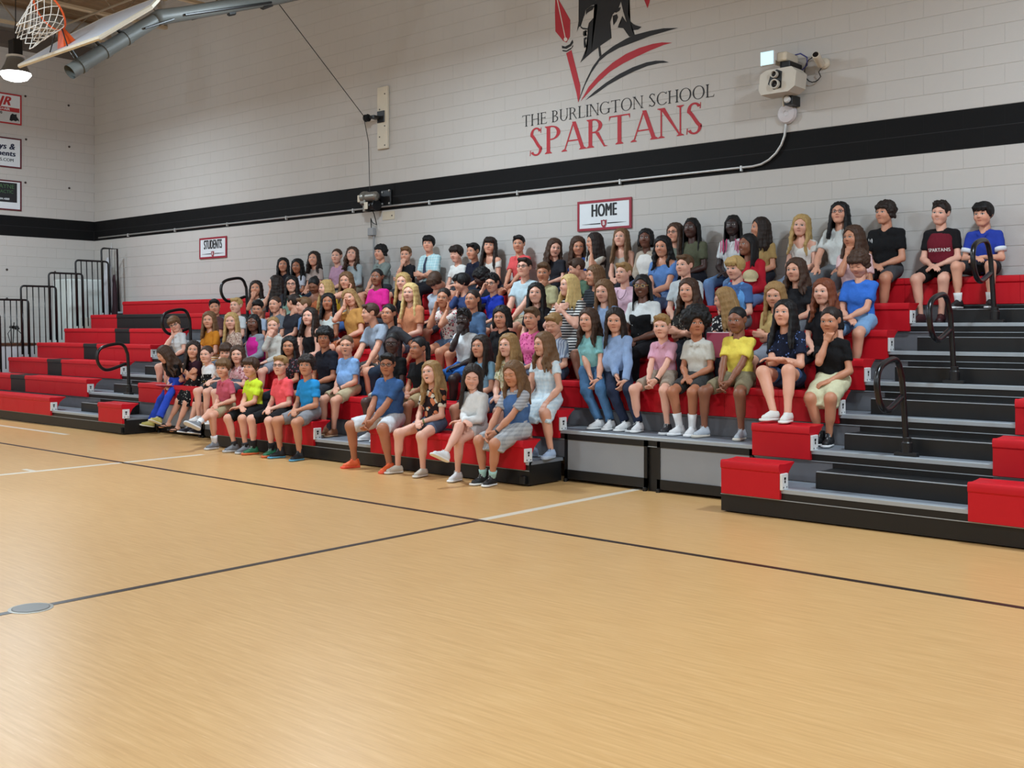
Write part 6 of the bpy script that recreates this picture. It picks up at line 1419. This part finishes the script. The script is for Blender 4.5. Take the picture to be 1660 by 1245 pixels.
# sixth row
G[76] = person(780, 449, 6, 'student with black curly hair seen behind the royal blue polo', 'd1', ('mop', 'bk'), (-90, 25, 0), ('tee', '#20242e'), ('shorts', '#2a2c34'), 'lap')
G[54] = person(935, 434, 6, 'student in a green shirt mostly hidden behind the bright blond hair', 'f2', ('short', 'br'), (-80, 20, 0), ('tee', '#5a7560'), ('shorts', '#2a2c34'), 'lap')
G[40] = person(1074, 399, 6, 'student with long black curls in a cornflower blue blouse', 'f3', ('curlylong', 'bk'), (-20, 8, 0), ('vneck', '#5f86c0'), ('pants', '#6a86b0'), 'wrap', mouth='s')
G[33] = person(1212, 396, 6, 'student with dark braids in a shiny red jacket', 'b1', ('braids', 'bk'), (-50, 0, 0), ('jacket', '#b82030'), ('pants', '#6a86b8'), 'lap', mouth='s', hair_s=(.95, 1, .75))
G[25] = person(1383, 384, 6, 'student in pale pink tee resting the chin on a fist, behind the curly hair', 't1', ('half', 'br'), (-40, 5, 0), ('tee', '#dcb8b8'), ('shorts', '#4a4c52'), ('chin', 'lap'))
# top row, backs against the wall
G[77] = person(459, 429, 7, 'student with long black hair, leftmost of the top row', 'f3', ('long', 'bk'), (-5, 0, 0), ('tee', '#2a2830'), ('pants', '#2a2c34'), 'lap')
G[78] = person(482, 431, 7, 'long black-haired student in a white top, second from left in the top row', 't2', ('long', 'bk'), (-20, 5, 0), ('tee', '#c4c8d4'), ('pants', '#2a3444'), 'lap')
G[79] = person(509, 419, 7, 'smiling dark-haired student in a beige tee in the top row', 'f2', ('wavy', 'db'), (-20, -3, 0), ('tee', '#b4a49c'), ('pants', '#2a3444'), 'lap', mouth='s', hair_s=(1, 1, .8))
G[80] = person(546, 415, 7, 'student in a lilac top with hair tied back in the top row', 'f1', ('bun', 'br'), (-20, 0, 0), ('tee', '#bc94ac'), ('pants', '#2e2e33'), 'lap')
G[81] = person(571, 412, 7, 'student with long brown curls in a pale grey shirt', 'f1', ('curlylong', 'br'), (-12, -8, 5), ('long', '#a8b4b8'), ('shorts', '#8a8470'), 'lap', mouth='s')
G[72] = person(617, 409, 7, 'black-haired student in a grey-green polo under the switch box', 'f2', ('mop', 'bk'), (-38, 0, 0), ('polo', '#7e8a86'), ('shorts', '#3a3c42'), 'knees', hair_s=(.94, .96, .96))
G[71] = person(658, 412, 7, 'student in a black shirt with a fist at the mouth in the top row', 'f2', ('short', 'lb'), (-15, 8, 0), ('shirt', '#1f1f24'), ('shorts', '#3a3c42'), ('mouth', 'crossed'))
G[70] = person(695, 395, 7, 'tall student in pale aqua checked shirt and dark tie with arms folded', 'f2', ('fringe', 'bk'), (-15, 0, 0), ('shirt', '#a8d4dc', 'plaid', '#d8ecec'), ('pants', '#1e1e24'), 'crossed', sw=1.06)
G[69] = person(740, 411, 7, 'student with short dark swept hair in a white printed tee', 'f1', ('fringe', 'db'), (-35, 10, 0), ('tee', '#e2e4e0'), ('shorts', '#3a3c42'), 'lap', eyes='c')
G[68] = person(767, 407, 7, 'black-haired student in a dark navy polo between the white tees', 'f3', ('short', 'bk'), (-40, 5, 0), ('polo', '#1e2233'), ('shorts', '#2a2c34'), 'lap')
G[47] = person(794, 398, 7, 'dark-haired student with a fringe in a white scoop-neck top', 'f2', ('bangs', 'db'), (-10, 0, 5), ('scoop', '#d8d4cc'), ('pants', '#2a3444'), 'lap')
G[46] = person(841, 395, 7, 'dark-haired student in a coral red button shirt', 'f3', ('short', 'bk'), (-10, 5, 0), ('shirt', '#e0595a'), ('shorts', '#2a2c34'), 'knees', sw=1.05)
G[45] = person(899, 401, 7, 'brown-haired student in a dark grey top talking to the right', 'f1', ('wavy', 'br'), (15, 12, 5), ('tee', '#2a2a30'), ('pants', '#22242a'), 'lap', mouth='o', hair_s=(1, 1, .85))
G[44] = person(937, 398, 7, 'long brown-haired student in royal blue tee leaning forward under the HOME sign', 'f3', ('long', 'br'), (8, 15, 0), ('tee', '#2c4888'), ('pants', '#2a3444'), 'lap', mouth='s')
G[43] = person(963, 392, 7, 'smiling dark-haired student in profile, one hand at the cheek, under the HOME sign', 'f3', ('long', 'db'), (-70, 5, 0), ('tee', '#c9c4b8'), ('pants', '#2a2c34'), ('lap', 'cheek'), mouth='s')
G[42] = person(1007, 385, 7, 'student with very long straight light brown hair under the HOME sign', 'f1', ('long', 'lb'), (-20, -5, 0), ('tank', '#b8b2a8'), ('pants', '#2a2c34'), 'lap')
G[41] = person(1047, 386, 7, 'student with short dark hair in white tee and open tan jacket', 'b2', ('bob', 'bk'), (-15, 0, 0), ('jacket', '#b0a292'), ('pants', '#5a6a88'), 'lap', over=('front', '#e6e4de'), hair_s=(.95, .98, .75))
G[39] = person(1094, 377, 7, 'student in glasses with long brown hair and a grey-green top', 'f2', ('long', 'br'), (-30, 0, 0), ('tee', '#7d8478'), ('pants', '#2a2c34'), 'lap', glasses='#4a3a34')
G[38] = person(1121, 369, 7, 'student with long dark braids in an olive tee', 'd1', ('braids', 'bk'), (-25, 0, 0), ('tee', '#5a5c48'), ('pants', '#2a2c34'), 'lap')
G[32] = person(1188, 365, 7, 'student with pink-tipped braids in white tee and light jeans', 'd2', ('braids', 'bk'), (-15, 0, 0), ('tee', '#d8dcdc'), ('pants', '#6a8ab4'), 'lap', sw=1.08)
G[31] = person(1232, 369, 7, 'student with long sleek dark hair in profile wearing a tan tee', 't1', ('half', 'db'), (-65, 0, 0), ('tee', '#b0925e'), ('pants', '#2a2c34'), 'lap', mouth='s', hair_s=(1, 1, 1.1))
G[30] = person(1299, 365, 7, 'blond student with wavy hair in a white blouse', 'f1', ('wavy', 'bl'), (-15, 5, 6), ('scoop', '#dedad2'), ('pants', '#8a9ab0'), 'lap', hair_s=(1, 1, .95))
G[26] = person(1361, 345, 7, 'black-haired student in glasses and a white tee in the top row', 'f2', ('long', 'bk'), (-15, -5, 0), ('tee', '#d4d8d4'), ('pants', '#707478'), 'hk', glasses='#5a3434', hair_s=(1, 1, .85))
G[27] = person(1435, 345, 7, 'student with wavy dark hair in a black polo with white sleeve stripes', 'f3', ('mop', 'db'), (-38, 0, 0), ('polo', '#19191b'), ('shorts', '#4a4a4e'), 'lap', shoe=BKS, sw=1.06)
G[28] = person(1525, 345, 7, 'smiling student in a maroon shirt with black sleeves and white lettering', 'f1', ('crop', 'db'), (-20, 5, 6), ('tee', '#1a181a'), ('shorts', '#161618'), 'lap', mouth='s', over=('front', '#6e1c2a'), shoe=('low', '#3a1a1e', '#2a1a1c', None), sw=1.04, splay=0.10)
G[29] = person(1594, 347, 7, 'student in a royal blue shirt at the right end of the top row', 'f2', ('fringe', 'bk'), (-25, 5, 0), ('polo', '#2a3f9e'), ('shorts', '#2a2a2e'), 'lap', shoe=('low', '#1c1c1e', '#e6e6e6', None), sock=('#e8e8e8', 0.09), sw=1.1, splay=0.15, footlevel=deck_z(6) + 0.139)

# ---- print, trims and things in hands
def chest_print(g, txt, size, xs, dz, col, dxp=0.0):
    me = text_mesh(txt, size, size * .03, xs)
    p = g['Cc'] + g['u'] * dz + g['w'] * dxp + g['fw'] * 0.13 * g['s']
    o = obj('shirt_lettering', me, shade_mat(col, 0.8), g['root'], np2m(np.stack([g['w'], g['u'], g['fw']], 1), p))
    tgt = [c for c in g['root'].children if c.name.split('.')[0] in ('shirt_front',)] or [g['garment']]
    m = o.modifiers.new('wrap', 'SHRINKWRAP'); m.target = tgt[0]; m.wrap_method = 'PROJECT'; m.use_negative_direction = True; m.use_positive_direction = True; m.use_project_z = True; m.offset = 0.003
chest_print(G[28], 'SPARTANS', 0.05, 0.9, -0.05, '#e8e4e0')
g = G[70]
tie = MB()
b0 = [g['N'] + g['fw'] * 0.066 - g['u'] * 0.02, g['Cc'] + g['fw'] * 0.122 + g['u'] * 0.04, g['Cc'] + g['fw'] * 0.134 - g['u'] * 0.06, g['H0'] + g['fw'] * 0.145 + g['u'] * 0.15]
for i in range(3):
    wa, wb_ = (0.014, 0.019, 0.026, 0.032)[i:i + 2]
    tie.add([b0[i] - g['w'] * wa, b0[i] + g['w'] * wa, b0[i + 1] + g['w'] * wb_, b0[i + 1] - g['w'] * wb_, b0[i] - g['w'] * wa + g['fw'] * .006, b0[i] + g['w'] * wa + g['fw'] * .006, b0[i + 1] + g['w'] * wb_ + g['fw'] * .006, b0[i + 1] - g['w'] * wb_ + g['fw'] * .006], [(0, 1, 2, 3), (7, 6, 5, 4), (0, 4, 5, 1), (1, 5, 6, 2), (2, 6, 7, 3), (3, 7, 4, 0)])
obj('necktie', tie, shade_mat('#1c2c48', 0.6), g['root'])
g = G[32]
tips = MB()
for q in (-1, 1):
    for i in range(7):
        p = g['hp'](q * (0.05 + 0.011 * i), -0.075 + 0.02 * (i % 3), -0.16 - 0.012 * (i % 4)); tips.tube([p, p - V3(0, 0, 0.07), p - V3(0, 0.012, 0.13)], [0.006, 0.0065, 0.005], 6)
obj('pink_braid_tips', tips, shade_mat('#c84a78', 0.7), g['root'])
g = G[56]
obj('necklace', MB().tube([g['N'] + g['w'] * 0.06 * math.sin(a) + g['fw'] * (0.035 + 0.075 * math.cos(a * .5) ** 2) - g['u'] * 0.12 * max(0, math.cos(a * .5)) ** 3 for a in [R(q) for q in range(-110, 111, 20)]], 0.0035, 5), shade_mat('#6a4a5a', 0.5), g['root'])
g = G[27]
st = MB()
p = lerp(g['S'][-1], g['S'][-1] - V3(0, 0, 0.1), 0.4) - g['w'] * 0.02 + g['fw'] * 0.055
for i in range(3): st.tube([p + g['w'] * 0.016 * i, p + g['w'] * 0.016 * i - V3(-0.006, 0.006, 0.07)], 0.005, 5)
obj('sleeve_stripes', st, shade_mat('#e4e4e4', 0.7), g['root'])
g = G[29]
for q in (-1, 1):
    d = nrm(g['E'][q] - g['S'][q]); p = lerp(g['S'][q], g['E'][q], 0.66)
    obj('cuff', MB().tube([p - d * 0.028, p + d * 0.012], 0.060 * g['s'], 16), shade_mat('#dfe4ea', 0.8), g['root'], smooth=True)
# notebook and pencil
g = G[1]
nb = g['mk'] * 0.7 + g['H0'] * 0.3 + V3(0, 0, 0.088)
t = thing('notebook', nb, 'red notebook lying on the lap of the student in bright blue trousers', 'notebook')
Mn = Matrix.Translation(Vector(nb)) @ Matrix.Rotation(R(15), 4, 'Z') @ Matrix.Rotation(R(-14), 4, 'X')
obj('cover', MB().rbox(-0.15, 0.15, -0.11, 0.11, -0.006, 0.006, 0.003), shade_mat('#b03048', 0.5), t, Mn)
obj('pages', MB().box(-0.14, 0.14, -0.105, 0.1, 0.006, 0.009), shade_mat('#d8a0aa', 0.8), t, Mn)
wr = g['Wr'][-1]
t = thing('pencil', wr, 'yellow pencil held over the red notebook', 'pencil')
obj('shaft', MB().tube([nb + V3(-0.03, 0, 0.012), wr + V3(0.0, -0.06, 0.07)], 0.005, 6), shade_mat('#d8b060', 0.5), t)
# maroon folder
g = G[35]; p = g['mk'] + V3(0.10, -0.02, 0.14)
t = thing('folder', p, 'maroon folder held upright by the student in black and white print', 'folder')
Mf = Matrix.Translation(Vector(p)) @ Matrix.Rotation(R(25), 4, 'Z') @ Matrix.Rotation(R(-15), 4, 'X')
obj('cover', MB().rbox(-0.11, 0.11, -0.006, 0.006, -0.10, 0.15, 0.003), shade_mat('#9c2440', 0.5), t, Mf)
obj('paper_edge', MB().box(-0.105, 0.105, -0.003, 0.003, 0.15, 0.158), shade_mat('#e8d8dc', 0.8), t, Mf)
# tan cap in front of the red jacket
g = G[33]; p = g['Cc'] + g['fw'] * 0.16 + g['w'] * 0.10 + V3(0, 0, -0.02)
t = thing('cap', p, 'tan cloth cap held in front of the shiny red jacket', 'cap')
F = Field((-0.13, -0.16, -0.10), (0.13, 0.13, 0.12), 0.008)
F.add(ell((0, 0, 0), (0.085, 0.095, 0.075))); F.add(box3((0, 0, -0.08), (0.2, 0.2, 0.065)), 0.008, 's'); F.add(ell((0, -0.09, -0.012), (0.07, 0.06, 0.008)), 0.01)
obj('crown', mesh_np('cap', *F.mesh()), cloth_mat('#c8b890'), t, Matrix.Translation(Vector(p)) @ Matrix.Rotation(R(30), 4, 'Z') @ Matrix.Rotation(R(20), 4, 'X'))
g = G[84]; p = g['mk'] * .5 + g['H0'] * .5 + V3(-0.06, -0.05, 0.26)
t = thing('paper', p, 'pink sheet of paper held up by the student in the rust-coloured top', 'paper')
obj('sheet', MB().box(-0.06, 0.06, -0.002, 0.002, -0.05, 0.05), shade_mat('#d8b0c4', 0.8), t, Matrix.Translation(Vector(p)) @ Matrix.Rotation(R(-30), 4, 'Y') @ Matrix.Rotation(R(-35), 4, 'X'))
